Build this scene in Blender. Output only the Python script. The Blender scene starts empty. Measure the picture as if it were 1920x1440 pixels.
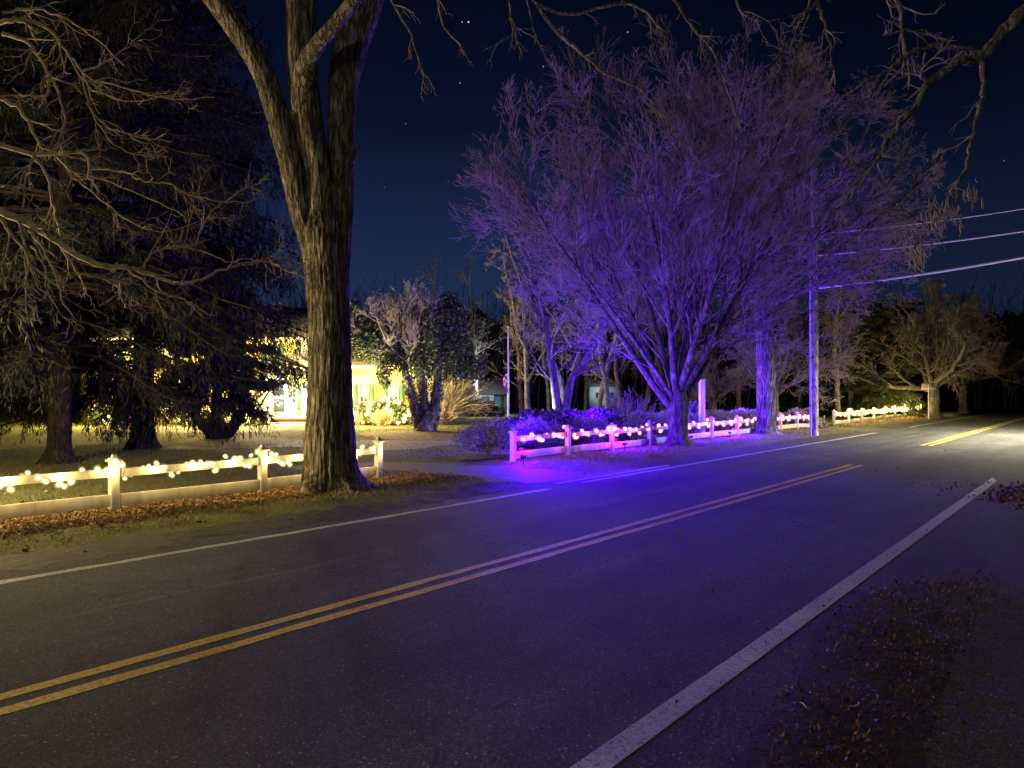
import bpy, math, random
import numpy as np
from mathutils import Vector, noise
random.seed(7)
C = bpy.context.scene.collection
F, HY, H = 1443.0, 735.0, 1.7
DX, DY = .618, .786                       # direction along the road
ANG = math.atan2(DY, DX)
def G(s, t, z=0.0): return np.array([DX*s-DY*t, DY*s+DX*t, z])
def px(u, v, Y): return np.array([(u-960)/F*Y, Y, H-(v-HY)/F*Y])
def gp(u, v, z=0.0):
    Y = F*(H-z)/(v-HY); return np.array([(u-960)/F*Y, Y, z])
def st(p): return DX*p[0]+DY*p[1], -DY*p[0]+DX*p[1]
def s_at(u, t):
    k = (u-960)/F; return t*(DY+DX*k)/(DX-DY*k)

# ---------------------------------------------------------------- materials
def mat(name, base, rough=.85, spec=.3):
    m = bpy.data.materials.new(name); m.use_nodes = True
    nt = m.node_tree; b = nt.nodes['Principled BSDF']
    b.inputs['Base Color'].default_value = (*base, 1); b.inputs['Roughness'].default_value = rough
    b.inputs['Specular IOR Level'].default_value = spec
    return m, nt, b
def tex_coord(nt, scale=(1,1,1), kind='Object'):
    tc = nt.nodes.new('ShaderNodeTexCoord'); mp = nt.nodes.new('ShaderNodeMapping')
    mp.inputs['Scale'].default_value = scale; nt.links.new(tc.outputs[kind], mp.inputs[0]); return mp.outputs[0]
def nz(nt, co, scale, detail=4, rough=.6):
    n = nt.nodes.new('ShaderNodeTexNoise'); n.inputs['Scale'].default_value = scale
    n.inputs['Detail'].default_value = detail; n.inputs['Roughness'].default_value = rough
    nt.links.new(co, n.inputs['Vector']); return n.outputs['Fac']
def ramp(nt, fac, stops):
    r = nt.nodes.new('ShaderNodeValToRGB'); e = r.color_ramp.elements
    while len(e) < len(stops): e.new(.5)
    for i, (p, c) in enumerate(stops): e[i].position = p; e[i].color = (*c, 1)
    nt.links.new(fac, r.inputs[0]); return r.outputs[0]
def mixc(nt, fac, a, b, mode='MIX'):
    m = nt.nodes.new('ShaderNodeMix'); m.data_type = 'RGBA'; m.blend_type = mode
    for sock, val in ((m.inputs[0], fac), (m.inputs[6], a), (m.inputs[7], b)):
        if hasattr(val, 'links'): nt.links.new(val, sock)
        elif isinstance(val, (int, float)): sock.default_value = val
        else: sock.default_value = (*val, 1)
    return m.outputs[2]
def bump(nt, b, fac, strength, dist):
    n = nt.nodes.new('ShaderNodeBump'); n.inputs['Strength'].default_value = strength
    n.inputs['Distance'].default_value = dist; nt.links.new(fac, n.inputs['Height']); nt.links.new(n.outputs[0], b.inputs['Normal'])
def noisy(name, c1, c2, scale=6, stretch=(1,1,1), rough=.85, bs=.4, bd=.01, spec=.3, lo=.35, hi=.65, rnd=False):
    m, nt, b = mat(name, c1, rough, spec)
    co = tex_coord(nt, stretch); f = nz(nt, co, scale, 6)
    col = ramp(nt, f, [(lo, c1), (hi, c2)])
    if rnd:
        g = nt.nodes.new('ShaderNodeNewGeometry')
        rr = ramp(nt, g.outputs['Random Per Island'], [(0, (.45,.45,.45)), (1, (1.35,1.3,1.25))])
        col = mixc(nt, 1.0, col, rr, 'MULTIPLY')
    nt.links.new(col, b.inputs['Base Color'])
    if bs: bump(nt, b, f, bs, bd)
    return m
def emis(name, col, st_):
    m = bpy.data.materials.new(name); m.use_nodes = True; nt = m.node_tree
    nt.nodes.clear(); e = nt.nodes.new('ShaderNodeEmission'); o = nt.nodes.new('ShaderNodeOutputMaterial')
    e.inputs[0].default_value = (*col, 1); e.inputs[1].default_value = st_; nt.links.new(e.outputs[0], o.inputs[0])
    m.cycles.emission_sampling = 'NONE'; return m
M = {}
def bark(name, c1, c2, vs=1.0, bd=.03, bs=.9):
    m, nt, b = mat(name, c1, .9, .2)
    co = tex_coord(nt, (1,1,.16)); f0 = nz(nt, co, 16*vs, 8, .65)
    def crease(fac, k):
        a = nt.nodes.new('ShaderNodeMath'); a.operation='SUBTRACT'; nt.links.new(fac, a.inputs[0]); a.inputs[1].default_value=.5
        b_ = nt.nodes.new('ShaderNodeMath'); b_.operation='ABSOLUTE'; nt.links.new(a.outputs[0], b_.inputs[0])
        c_ = nt.nodes.new('ShaderNodeMath'); c_.operation='MULTIPLY'; c_.use_clamp=True; nt.links.new(b_.outputs[0], c_.inputs[0]); c_.inputs[1].default_value=k; return c_.outputs[0]
    n1 = crease(nz(nt, tex_coord(nt, (1,1,.14)), 13*vs, 3, .5), 9); n2 = crease(nz(nt, tex_coord(nt, (1,1,.3)), 30*vs, 3, .5), 7)
    mn = nt.nodes.new('ShaderNodeMath'); mn.operation='MULTIPLY_ADD'; nt.links.new(n1, mn.inputs[0]); mn.inputs[1].default_value=.55
    ml = nt.nodes.new('ShaderNodeMath'); ml.operation='MULTIPLY_ADD'; ml.inputs[1].default_value=.2; nt.links.new(n2, ml.inputs[0]); mf = nt.nodes.new('ShaderNodeMath'); mf.operation='MULTIPLY'; mf.inputs[1].default_value=.4; nt.links.new(f0, mf.inputs[0]); nt.links.new(mf.outputs[0], ml.inputs[2])
    nt.links.new(ml.outputs[0], mn.inputs[2]); f = mn.outputs[0]
    co2 = tex_coord(nt, (1,1,.8)); g = nz(nt, co2, 3, 5)
    col = ramp(nt, f, [(.25, tuple(x*.2 for x in c1)), (.5, tuple(x*.7 for x in c1)), (.72, c1), (.93, c2)])
    lich = ramp(nt, g, [(.5, (.75,.75,.72)), (.66, (1.35,1.38,1.3))])
    nt.links.new(mixc(nt, 1.0, col, lich, 'MULTIPLY'), b.inputs['Base Color']); bump(nt, b, f, bs, bd); return m
M['bark_old'] = bark('old furrowed bark', (.18,.152,.12), (.34,.3,.245), .9, .04)
M['bark_grey'] = bark('grey bark', (.22,.2,.17), (.36,.33,.29), 1.4, .015)
M['bark_smooth'] = bark('smooth dark bark', (.16,.14,.13), (.24,.22,.2), .8, .008, .5)
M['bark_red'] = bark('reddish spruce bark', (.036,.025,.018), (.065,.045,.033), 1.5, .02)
M['twig'] = noisy('twig', (.22,.17,.15), (.37,.3,.265), 3, bs=0)
M['twig_pale'] = noisy('pale twig', (.3,.26,.18), (.5,.43,.3), 5, bs=0)
M['twig_lit'] = noisy('tan branch bark', (.2,.16,.095), (.42,.345,.21), 9, bs=.3)
M['twig_dark'] = noisy('dark twig', (.12,.10,.09), (.2,.17,.15), 3, bs=0)
M['dark_twig'] = noisy('spruce twigs', (.025,.018,.012), (.05,.038,.028), 4, bs=0)
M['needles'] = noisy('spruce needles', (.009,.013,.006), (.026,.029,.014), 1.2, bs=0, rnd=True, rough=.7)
M['needles_y'] = noisy('yard conifer needles', (.04,.06,.02), (.1,.12,.05), 1.2, bs=0, rnd=True)
M['ivy'] = noisy('ivy leaves', (.03,.06,.015), (.1,.13,.04), 1.4, bs=0, rnd=True, rough=.5, spec=.5)
M['rhodo'] = noisy('evergreen shrub leaves', (.05,.065,.045), (.12,.13,.1), 2, bs=0, rnd=True, rough=.45, spec=.5)
M['shrub'] = noisy('hedge leaves', (.2,.17,.2), (.4,.34,.4), 2, bs=0, rnd=True)
M['drygrass'] = noisy('dry ornamental grass', (.3,.24,.15), (.5,.42,.3), 4, bs=0, rnd=True)
M['leaf_litter'] = noisy('fallen leaves', (.17,.09,.035), (.42,.26,.1), 8, bs=0, rnd=True, rough=.75)
M['leaf_dark'] = noisy('old fallen leaves', (.04,.017,.013), (.2,.11,.085), 8, bs=0, rnd=True, rough=.75)
M['grass'] = noisy('grass blades', (.09,.09,.04), (.24,.21,.11), 2, bs=0, rnd=True)
M['grass_dry'] = noisy('dry grass blades', (.2,.17,.11), (.4,.35,.24), 2, bs=0, rnd=True)
M['white'] = noisy('white painted wood', (.42,.41,.37), (.66,.65,.61), 5, (1,1,.3), .55, .12, .004)
M['pole'] = bark('weathered pole wood', (.48,.44,.38), (.66,.62,.55), 1.2, .01, .5)
M['wire'] = mat('pale cable', (.8,.8,.78), .5)[0]
M['dark'] = mat('dark metal', (.03,.03,.03), .5)[0]
M['cable'] = mat('green light cable', (.02,.03,.02), .6)[0]
M['bulb_w'] = emis('warm bulb glow', (1,.86,.42), 9)
M['bulb_p'] = emis('pink bulb glow', (1,.48,.75), 6)
M['bulb_g'] = emis('golden bulb glow', (1,.83,.3), 8)
M['lamp_v'] = emis('violet lamp glow', (.16,.0,1), 10)
M['lamp_w'] = emis('street lamp glow', (1,.97,.85), 25)
M['porch'] = emis('porch lamp glow', (1,.97,.92), 22)
M['mulch'] = noisy('mulch', (.07,.035,.02), (.2,.11,.06), 14, bs=.8, bd=.04)
M['gravel'] = noisy('worn drive surface', (.1,.09,.07), (.2,.17,.13), 9, bs=.5, bd=.01)
M['apron'] = noisy('driveway asphalt', (.06,.058,.055), (.11,.1,.09), 5, bs=.5, bd=.006)
M['siding'] = mat('yellow clapboard', (.74,.56,.13), .7)[0]
def clap(m, period, axis='Z', s=.6):
    nt = m.node_tree; b = nt.nodes['Principled BSDF']
    w = nt.nodes.new('ShaderNodeTexWave'); w.wave_type='BANDS'; w.bands_direction = axis; w.wave_profile='SAW'
    w.inputs['Scale'].default_value = 2*math.pi/period/20*1.0; w.inputs['Distortion'].default_value = 0
    nt.links.new(tex_coord(nt), w.inputs[0]); bump(nt, b, w.outputs['Fac'], s, .02)
clap(M['siding'], .12)
M['bluewall'] = mat('pale blue clapboard', (.5,.58,.62), .7)[0]; clap(M['bluewall'], .12)
M['shutter'] = noisy('green shutter paint', (.04,.09,.045), (.06,.12,.06), 8, (1,1,4), .5, .3, .01)
M['teal'] = noisy('teal door paint', (.05,.16,.2), (.08,.22,.27), 6, bs=.1)
M['glass'] = mat('dark window glass', (.03,.035,.04), .08, .8)[0]
M['curtain'] = noisy('curtained glass', (.45,.42,.4), (.65,.62,.58), 5, (4,1,1), bs=.1)
M['shingle'] = noisy('roof shingles', (.09,.085,.08), (.18,.17,.165), 9, (1,1,3), bs=.5)
M['brick'] = noisy('brick step', (.2,.06,.04), (.32,.12,.08), 10, bs=.3)
M['stone'] = noisy('pale paving', (.5,.47,.42), (.62,.6,.55), 4, bs=.2)
M['yellow_paint'] = None
M['sign'] = mat('pale sign board', (.5,.42,.3), .6)[0]
M['blackpaint'] = mat('black car paint', (.02,.02,.022), .25, .6)[0]

def asphalt():
    m, nt, b = mat('road asphalt', (.07,.068,.066), .95, .2)
    co = tex_coord(nt)
    f1 = nz(nt, co, 75, 2, .8); f2 = nz(nt, tex_coord(nt, (.12,1,1)), 1.1, 4); f3 = nz(nt, co, .35, 3)
    col = ramp(nt, f1, [(.3, (.02,.02,.02)), (.52, (.06,.059,.058)), (.72, (.17,.165,.16))])
    v = nt.nodes.new('ShaderNodeTexVoronoi'); v.inputs['Scale'].default_value = 38; nt.links.new(co, v.inputs['Vector'])
    spk = ramp(nt, v.outputs['Distance'], [(.12, (1,1,1)), (.26, (0,0,0))])
    wn = nt.nodes.new('ShaderNodeTexWhiteNoise'); nt.links.new(v.outputs['Position'], wn.inputs['Vector'])
    sel = ramp(nt, wn.outputs['Value'], [(.7,(0,0,0)), (.95,(1,1,1))])
    col = mixc(nt, mixc(nt, 1.0, spk, sel, 'MULTIPLY'), col, (.55,.52,.47))
    col = mixc(nt, 1.0, col, ramp(nt, f2, [(.3,(.6,.6,.6)), (.7,(1.4,1.4,1.4))]), 'MULTIPLY')
    col = mixc(nt, 1.0, col, ramp(nt, f3, [(.35,(.75,.75,.77)), (.65,(1.25,1.24,1.2))]), 'MULTIPLY')
    # wheel paths: slightly polished bands along the lanes; a pale paving seam in the far lane
    sx = nt.nodes.new('ShaderNodeSeparateXYZ'); nt.links.new(tex_coord(nt), sx.inputs[0])
    wob = nz(nt, tex_coord(nt, (.35,.05,1)), 1.0, 4)
    ma = nt.nodes.new('ShaderNodeMath'); ma.operation='MULTIPLY_ADD'; ma.inputs[1].default_value=.5; nt.links.new(wob, ma.inputs[0]); nt.links.new(sx.outputs[1], ma.inputs[2])
    sub = nt.nodes.new('ShaderNodeMath'); sub.operation='SUBTRACT'; nt.links.new(ma.outputs[0], sub.inputs[0]); sub.inputs[1].default_value = 6.45
    ab = nt.nodes.new('ShaderNodeMath'); ab.operation='ABSOLUTE'; nt.links.new(sub.outputs[0], ab.inputs[0])
    seam = ramp(nt, ab.outputs[0], [(.006,(.6,.6,.6)), (.035,(0,0,0))])
    f4 = nz(nt, tex_coord(nt,(.6,.6,1)), 1.3, 4)
    seam = mixc(nt, 1.0, seam, ramp(nt, f4, [(.4,(.1,.1,.1)), (.6,(1,1,1))]), 'MULTIPLY')
    col = mixc(nt, seam, col, (.2,.195,.19))
    cr = nt.nodes.new('ShaderNodeTexVoronoi'); cr.feature='DISTANCE_TO_EDGE'; cr.inputs['Scale'].default_value=.55
    wv = nt.nodes.new('ShaderNodeVectorMath'); wv.operation='ADD'; nn = nt.nodes.new('ShaderNodeTexNoise'); nn.inputs['Scale'].default_value=2.5
    nt.links.new(co, nn.inputs['Vector']); nt.links.new(nn.outputs['Color'], wv.inputs[0]); nt.links.new(co, wv.inputs[1]); nt.links.new(wv.outputs[0], cr.inputs['Vector'])
    crk = ramp(nt, cr.outputs['Distance'], [(.005,(.8,.8,.8)), (.014,(0,0,0))])
    crk = mixc(nt, 1.0, crk, ramp(nt, f3, [(.48,(0,0,0)), (.6,(1,1,1))]), 'MULTIPLY')
    col = mixc(nt, crk, col, (.02,.02,.02))
    nt.links.new(col, b.inputs['Base Color']); bump(nt, b, f1, .8, .015); return m
M['asphalt'] = asphalt(); M['old_asphalt'] = noisy('dark side asphalt', (.012,.012,.013), (.035,.034,.034), 30, bs=.8, bd=.01)
def paint(name, c1):
    m, nt, b = mat(name, c1, .75, .3); co = tex_coord(nt)
    f = nz(nt, co, 45, 4, .75); g = nz(nt, co, 1.2, 3)
    col = ramp(nt, f, [(.36, tuple(x*.3 for x in c1)), (.5, c1), (.7, tuple(min(.85, x*1.15) for x in c1))])
    col = mixc(nt, 1.0, col, ramp(nt, g, [(.3,(.72,.72,.72)), (.7,(1.1,1.1,1.1))]), 'MULTIPLY')
    nt.links.new(col, b.inputs['Base Color']); bump(nt, b, f, .6, .008); return m
M['white_line'] = paint('worn white road paint', (.5,.5,.47)); M['yellow_line'] = paint('worn yellow road paint', (.7,.47,.06))
def ground_mat():
    m, nt, b = mat('ground turf and soil', (.1,.08,.05), .95, .15); co = tex_coord(nt)
    f = nz(nt, co, 1.6, 6); g = nz(nt, co, 22, 6, .7); h = nz(nt, co, .25, 3)
    a = ramp(nt, g, [(.35,(.045,.047,.018)), (.5,(.12,.135,.035)), (.68,(.27,.26,.09))])
    c = ramp(nt, g, [(.35,(.07,.055,.035)), (.5,(.15,.115,.07)), (.7,(.32,.24,.15))])
    col = mixc(nt, ramp(nt, f, [(.5,(0,0,0)), (.68,(1,1,1))]), a, c)
    col = mixc(nt, 1.0, col, ramp(nt, h, [(.3,(.75,.75,.75)), (.7,(1.2,1.2,1.2))]), 'MULTIPLY')
    nt.links.new(col, b.inputs['Base Color']); bump(nt, b, g, 1.0, .06); return m
M['ground'] = ground_mat()
M['dirt'] = noisy('bare verge soil', (.015,.012,.011), (.05,.04,.035), 30, bs=.6, bd=.008)

M['dirt2'] = noisy('sandy road shoulder', (.025,.022,.018), (.075,.066,.05), 9, bs=.8, bd=.02)
# ---------------------------------------------------------------- mesh building
class MB:
    def __init__(s): s.v = []; s.f = []; s.n = 0
    def add(s, v, f):
        v = np.asarray(v, float).reshape(-1, 3); f = np.asarray(f, np.int64)
        s.v.append(v); s.f.append(f + s.n); s.n += len(v); return s
    def box(s, c, d, rz=0.0, taper=1.0, bev=0.0):
        hx, hy, hz = d[0]/2, d[1]/2, d[2]/2
        k = taper
        vs = np.array([(-hx,-hy,-hz),(hx,-hy,-hz),(hx,hy,-hz),(-hx,hy,-hz),(-hx*k,-hy*k,hz),(hx*k,-hy*k,hz),(hx*k,hy*k,hz),(-hx*k,hy*k,hz)])
        ca, sa = math.cos(rz), math.sin(rz); R = np.array([[ca,-sa,0],[sa,ca,0],[0,0,1]])
        return s.add(vs@R.T+np.array(c), [(0,3,2,1),(4,5,6,7),(0,1,5,4),(1,2,6,5),(2,3,7,6),(3,0,4,7)])
    def tubes(s, P, Rr, sides=3):                   # P (N,K,3), Rr (N,K)
        P = np.asarray(P, float); Rr = np.asarray(Rr, float); N, K, _ = P.shape
        if N == 0: return s
        T = np.gradient(P, axis=1); T /= np.linalg.norm(T, axis=2, keepdims=True)+1e-9
        ref = np.where(np.abs(T[:, :1, 2:3]) < .9, np.array([0,0,1.]), np.array([1.,0,0])); ref = np.broadcast_to(ref, T.shape)
        A = np.cross(T, ref); A /= np.linalg.norm(A, axis=2, keepdims=True)+1e-9; B = np.cross(T, A)
        th = np.arange(sides)*2*math.pi/sides
        V = P[:, :, None, :] + Rr[:, :, None, None]*(A[:, :, None, :]*np.cos(th)[None, None, :, None] + B[:, :, None, :]*np.sin(th)[None, None, :, None])
        idx = np.arange(N*K*sides).reshape(N, K, sides); nx = np.roll(idx, -1, axis=2)
        f = np.stack([idx[:, :-1], nx[:, :-1], nx[:, 1:], idx[:, 1:]], axis=-1).reshape(-1, 4)
        return s.add(V.reshape(-1, 3), f)
    def line(s, pts, rads, sides=8): return s.tubes(np.array([pts]), np.array([rads]), sides)
    def leaves(s, c, n, size, rng, asp=1.6, up=None, curl=0.0):      # c (N,3) one quad each
        N = len(c); a = rng.normal(size=(N,3)); a /= np.linalg.norm(a, axis=1, keepdims=True)
        if up is not None: a = a*np.array([1,1,up]); a /= np.linalg.norm(a, axis=1, keepdims=True)
        b = np.cross(a, rng.normal(size=(N,3)))
        if up is not None: b = b*np.array([1,1,up])
        b /= np.linalg.norm(b, axis=1, keepdims=True)+1e-9
        sz = size*rng.uniform(.6, 1.4, (N,1))
        nn = np.cross(a, b)
        V = np.stack([c-a*sz*asp*.5, c+b*sz*.5+nn*sz*curl, c+a*sz*asp*.5, c-b*sz*.5+nn*sz*curl], axis=1)
        return s.add(V.reshape(-1,3), np.arange(N*4).reshape(N,4))
    def blades(s, base, hgt, wid, lean, rng):
        N = len(base); th = rng.uniform(0, 6.283, N); h = hgt*rng.uniform(.5,1.5,N)
        d = np.stack([np.cos(th), np.sin(th), np.zeros(N)], 1)*wid
        ln = rng.normal(size=(N,3))*lean; ln[:,2] = 1; ln /= np.linalg.norm(ln,axis=1,keepdims=True)
        top = base+ln*h[:,None]
        V = np.stack([base-d, base+d, top], 1)
        return s.add(V.reshape(-1,3), np.arange(N*3).reshape(N,3))
    def build(s, name, m, parent=None, smooth=False):
        me = bpy.data.meshes.new(name)
        V = np.concatenate(s.v); tot = []; vi = []
        for f in s.f: tot.append(np.full(len(f), f.shape[1])); vi.append(f.ravel())
        tot = np.concatenate(tot); vi = np.concatenate(vi)
        me.vertices.add(len(V)); me.vertices.foreach_set('co', V.ravel())
        me.loops.add(len(vi)); me.loops.foreach_set('vertex_index', vi)
        me.polygons.add(len(tot)); st_ = np.concatenate([[0], np.cumsum(tot)[:-1]])
        me.polygons.foreach_set('loop_start', st_); me.polygons.foreach_set('loop_total', tot)
        if smooth: me.polygons.foreach_set('use_smooth', np.ones(len(tot), bool))
        me.update(calc_edges=True); me.validate()
        me.materials.append(m)
        o = bpy.data.objects.new(name, me); C.objects.link(o)
        if parent: o.parent = parent
        return o
def tag(o, label=None, cat=None, group=None, kind=None):
    for k, v in (('label', label), ('category', cat), ('group', group), ('kind', kind)):
        if v: o[k] = v
    return o
def thing(name, label, cat, loc=(0,0,0), rz=0, group=None):
    o = bpy.data.objects.new(name, None); C.objects.link(o); o.location = loc; o.rotation_euler = (0,0,rz)
    o.empty_display_size = .2
    return tag(o, label, cat, group)
def copy_tree(root, loc, rz, sc, label, group=None):
    r = root.copy(); C.objects.link(r); r.location = loc; r.rotation_euler = (0,0,rz); r.scale = (sc,)*3 if not isinstance(sc, tuple) else sc
    r['label'] = label
    if group: r['group'] = group
    for ch in list(root.children):
        c = ch.copy(); C.objects.link(c); c.parent = r
        for g in ch.children:
            d = g.copy(); C.objects.link(d); d.parent = c
    return r
def struct(name, mb, m, z=None):
    o = mb.build(name, m); o['kind'] = 'structure'; return o
def bevel(o, w=.006, seg=2):
    b = o.modifiers.new('bevel', 'BEVEL'); b.width = w; b.segments = seg; b.limit_method = 'ANGLE'; return o
def poly_sheet(pts, z):
    mb = MB(); n = len(pts); mb.v.append(np.array([(p[0], p[1], z) for p in pts])); mb.n = n
    mb.f.append(np.arange(n).reshape(1, n)); return mb
def smooth_poly(pts, it=3, jit=.0, rng=None):
    P = np.array([p[:2] for p in pts])
    for _ in range(it):
        Q = np.roll(P, -1, axis=0); P = np.stack([P*.75+Q*.25, P*.25+Q*.75], 1).reshape(-1, 2)
        if jit: P = P + rng.normal(size=P.shape)*jit
    return P

# ---------------------------------------------------------------- tree growing
def nrm(a): return a/(np.linalg.norm(a, axis=-1, keepdims=True)+1e-9)
def grow(st0, d, L, K, rng, wander=.15, trop=0.0, tropv=(0,0,1), ramp_t=False):
    N = len(st0); P = np.zeros((N, K, 3)); P[:, 0] = st0; d = nrm(d.copy()); tv = np.array(tropv)
    for i in range(1, K):
        tr = trop*(i/K*2-.0) if ramp_t else trop
        d = nrm(d + rng.normal(size=(N,3))*wander + tv*tr); P[:, i] = P[:, i-1]+d*(L/(K-1))[:, None]
    return P
def spawn(P, R, L, m, rng, lo=.2, hi=1.0, ang=(.5,.9), lr=(.4,.7), rr=.6, flat=0.0):
    N, K, _ = P.shape; t = rng.uniform(lo, hi, (N, m)); x = t*(K-1); i = np.minimum(x.astype(int), K-2); fr = (x-i)[..., None]
    ii = np.arange(N)[:, None]
    s0 = P[ii, i]*(1-fr)+P[ii, i+1]*fr; T = nrm(P[ii, i+1]-P[ii, i])
    rad = (R[ii, i]*(1-fr[..., 0])+R[ii, i+1]*fr[..., 0])*rr
    rv = rng.normal(size=T.shape); rv[..., 2] *= (1-flat); A = nrm(rv-(rv*T).sum(-1, keepdims=True)*T)
    a = rng.uniform(*ang, (N, m))[..., None]; d = T*np.cos(a)+A*np.sin(a)
    Lc = (L[:, None]*(1-t*.45))*rng.uniform(*lr, (N, m))
    return s0.reshape(-1,3), d.reshape(-1,3), Lc.ravel(), rad.ravel()
def clip_env(s0, d, L, c, r, mn=.2):
    c = np.array(c); r = np.array(r); f = np.ones(len(L))
    for _ in range(10):
        e = s0+d*(L*f)[:, None]; q = (((e-c)/r)**2).sum(1); f = np.where(q > 1, f*.82, f)
    return L*np.maximum(f, mn)
def taper(r0, K, end): return r0[:, None]*np.linspace(1, end, K)[None, :]

def bare_tree(name, label, cat, loc, rng, stems, levels, env, bm, tm, trunk_pts=None, trunk_r=None, group=None, rz=0, minr=.004, wander=.1, trop=.04, sides=8, flare=True):
    """stems: (starts, dirs, lengths, radii); levels: [(children, (ang), (lenratio), radratio, K, trop, wander)]"""
    root = thing(name, label, cat, loc, rz, group)
    tr = MB()
    if trunk_pts is not None:
        tp = np.array(trunk_pts, float); trr = np.array(trunk_r, float)
        V, Fq = rough_tube(tp, trr, 40, .05, rng, flare)
        tr.add(V, Fq)
    s0, d, L, R = stems; K = 9
    P = grow(s0, d, L, K, rng, wander, trop); RR = taper(R, K, .3)
    tr.tubes(P, RR, sides)
    tr.build('trunk', bm, root, True)
    br = MB(); cur = (P, RR, L); tw = MB()
    for li, (m, ang, lr, rr, K2, trp, wn) in enumerate(levels):
        a, b, c, e = spawn(cur[0], cur[1], cur[2], m, rng, .18 if li == 0 else .12, 1.0, ang, lr, rr)
        if env is not None: c = clip_env(a, b, c, *env)
        P2 = grow(a, b, c, K2, rng, wn, trp); R2 = np.maximum(taper(e, K2, .3), minr)
        (br if li < 2 else tw).tubes(P2, R2, 5 if li == 0 else (4 if li == 1 else 3))
        cur = (P2, R2, c)
    br.build('branches', bm, root)
    if tw.v: tw.build('twigs', tm, root)
    return root
def rough_tube(P, R, sides, amp, rng, flare=True, seg=.06, base_z=None):
    # resample
    P = np.array(P, float); R = np.array(R, float)
    dl = np.concatenate([[0], np.cumsum(np.linalg.norm(np.diff(P, axis=0), axis=1))]); n = max(4, int(dl[-1]/seg))
    x = np.linspace(0, dl[-1], n)
    def sm(a):                                     # smooth interpolation
        y = np.interp(x, dl, a); k = max(1, int(.25/seg)); pad = np.pad(y, k, mode='reflect', reflect_type='odd')
        ker = np.hanning(2*k+3)[1:-1]; ker /= ker.sum(); return np.convolve(pad, ker, mode='same')[k:-k]
    Q = np.stack([sm(P[:, i]) for i in range(3)], 1); r = sm(R)
    T = nrm(np.gradient(Q, axis=0)); ref = np.array([0, 1., 0]); A = nrm(np.cross(ref, T)); B = np.cross(T, A)
    th = np.arange(sides)*2*math.pi/sides; V = np.zeros((n, sides, 3)); off = rng.uniform(0, 50)
    for i in range(n):
        z = Q[i, 2]
        fl = 1.0
        for j in range(sides):
            c, s_ = math.cos(th[j]), math.sin(th[j]); rr = r[i]
            q = Vector((c*3.2*rr/.4+off, s_*3.2*rr/.4, z*.55))
            f1 = 1-abs(noise.noise(q*2.2))*2
            f2 = 1-abs(noise.noise(Vector((c*16*rr/.4, s_*16*rr/.4+off, z*1.5))))*2
            f0 = noise.noise(Vector((c*.9+off, s_*.9, z*.5)))
            k = .94+amp*(.55*f2+.45*f1-.5)+.08*f0
            if flare:
                h = max(0, .5-z); k *= 1+ (h/.5)**2.0*(.38+.3*max(0, math.cos(th[j]*5+off))+.15*math.cos(th[j]*3+1))
            V[i, j] = Q[i]+(A[i]*c+B[i]*s_)*rr*k
    idx = np.arange(n*sides).reshape(n, sides); nx = np.roll(idx, -1, axis=1)
    f = np.stack([idx[:-1], nx[:-1], nx[1:], idx[1:]], -1).reshape(-1, 4)
    return V.reshape(-1, 3), f

def fan_stems(n, base, rng, a0, a1, L, R, up=0):
    th = np.arange(n)*2.399+rng.uniform(0, 6); al = np.linspace(a0, a1, n)+rng.normal(size=n)*.06
    d = np.stack([np.sin(al)*np.cos(th), np.sin(al)*np.sin(th), np.cos(al)], 1)
    s0 = np.repeat(np.array([base]), n, 0)+np.stack([np.zeros(n), np.zeros(n), rng.uniform(-.25,.25,n)], 1)
    return s0, d, L*rng.uniform(.8,1.1,n)*np.linspace(1,.85,n), R*rng.uniform(.7,1.15,n)

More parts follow.
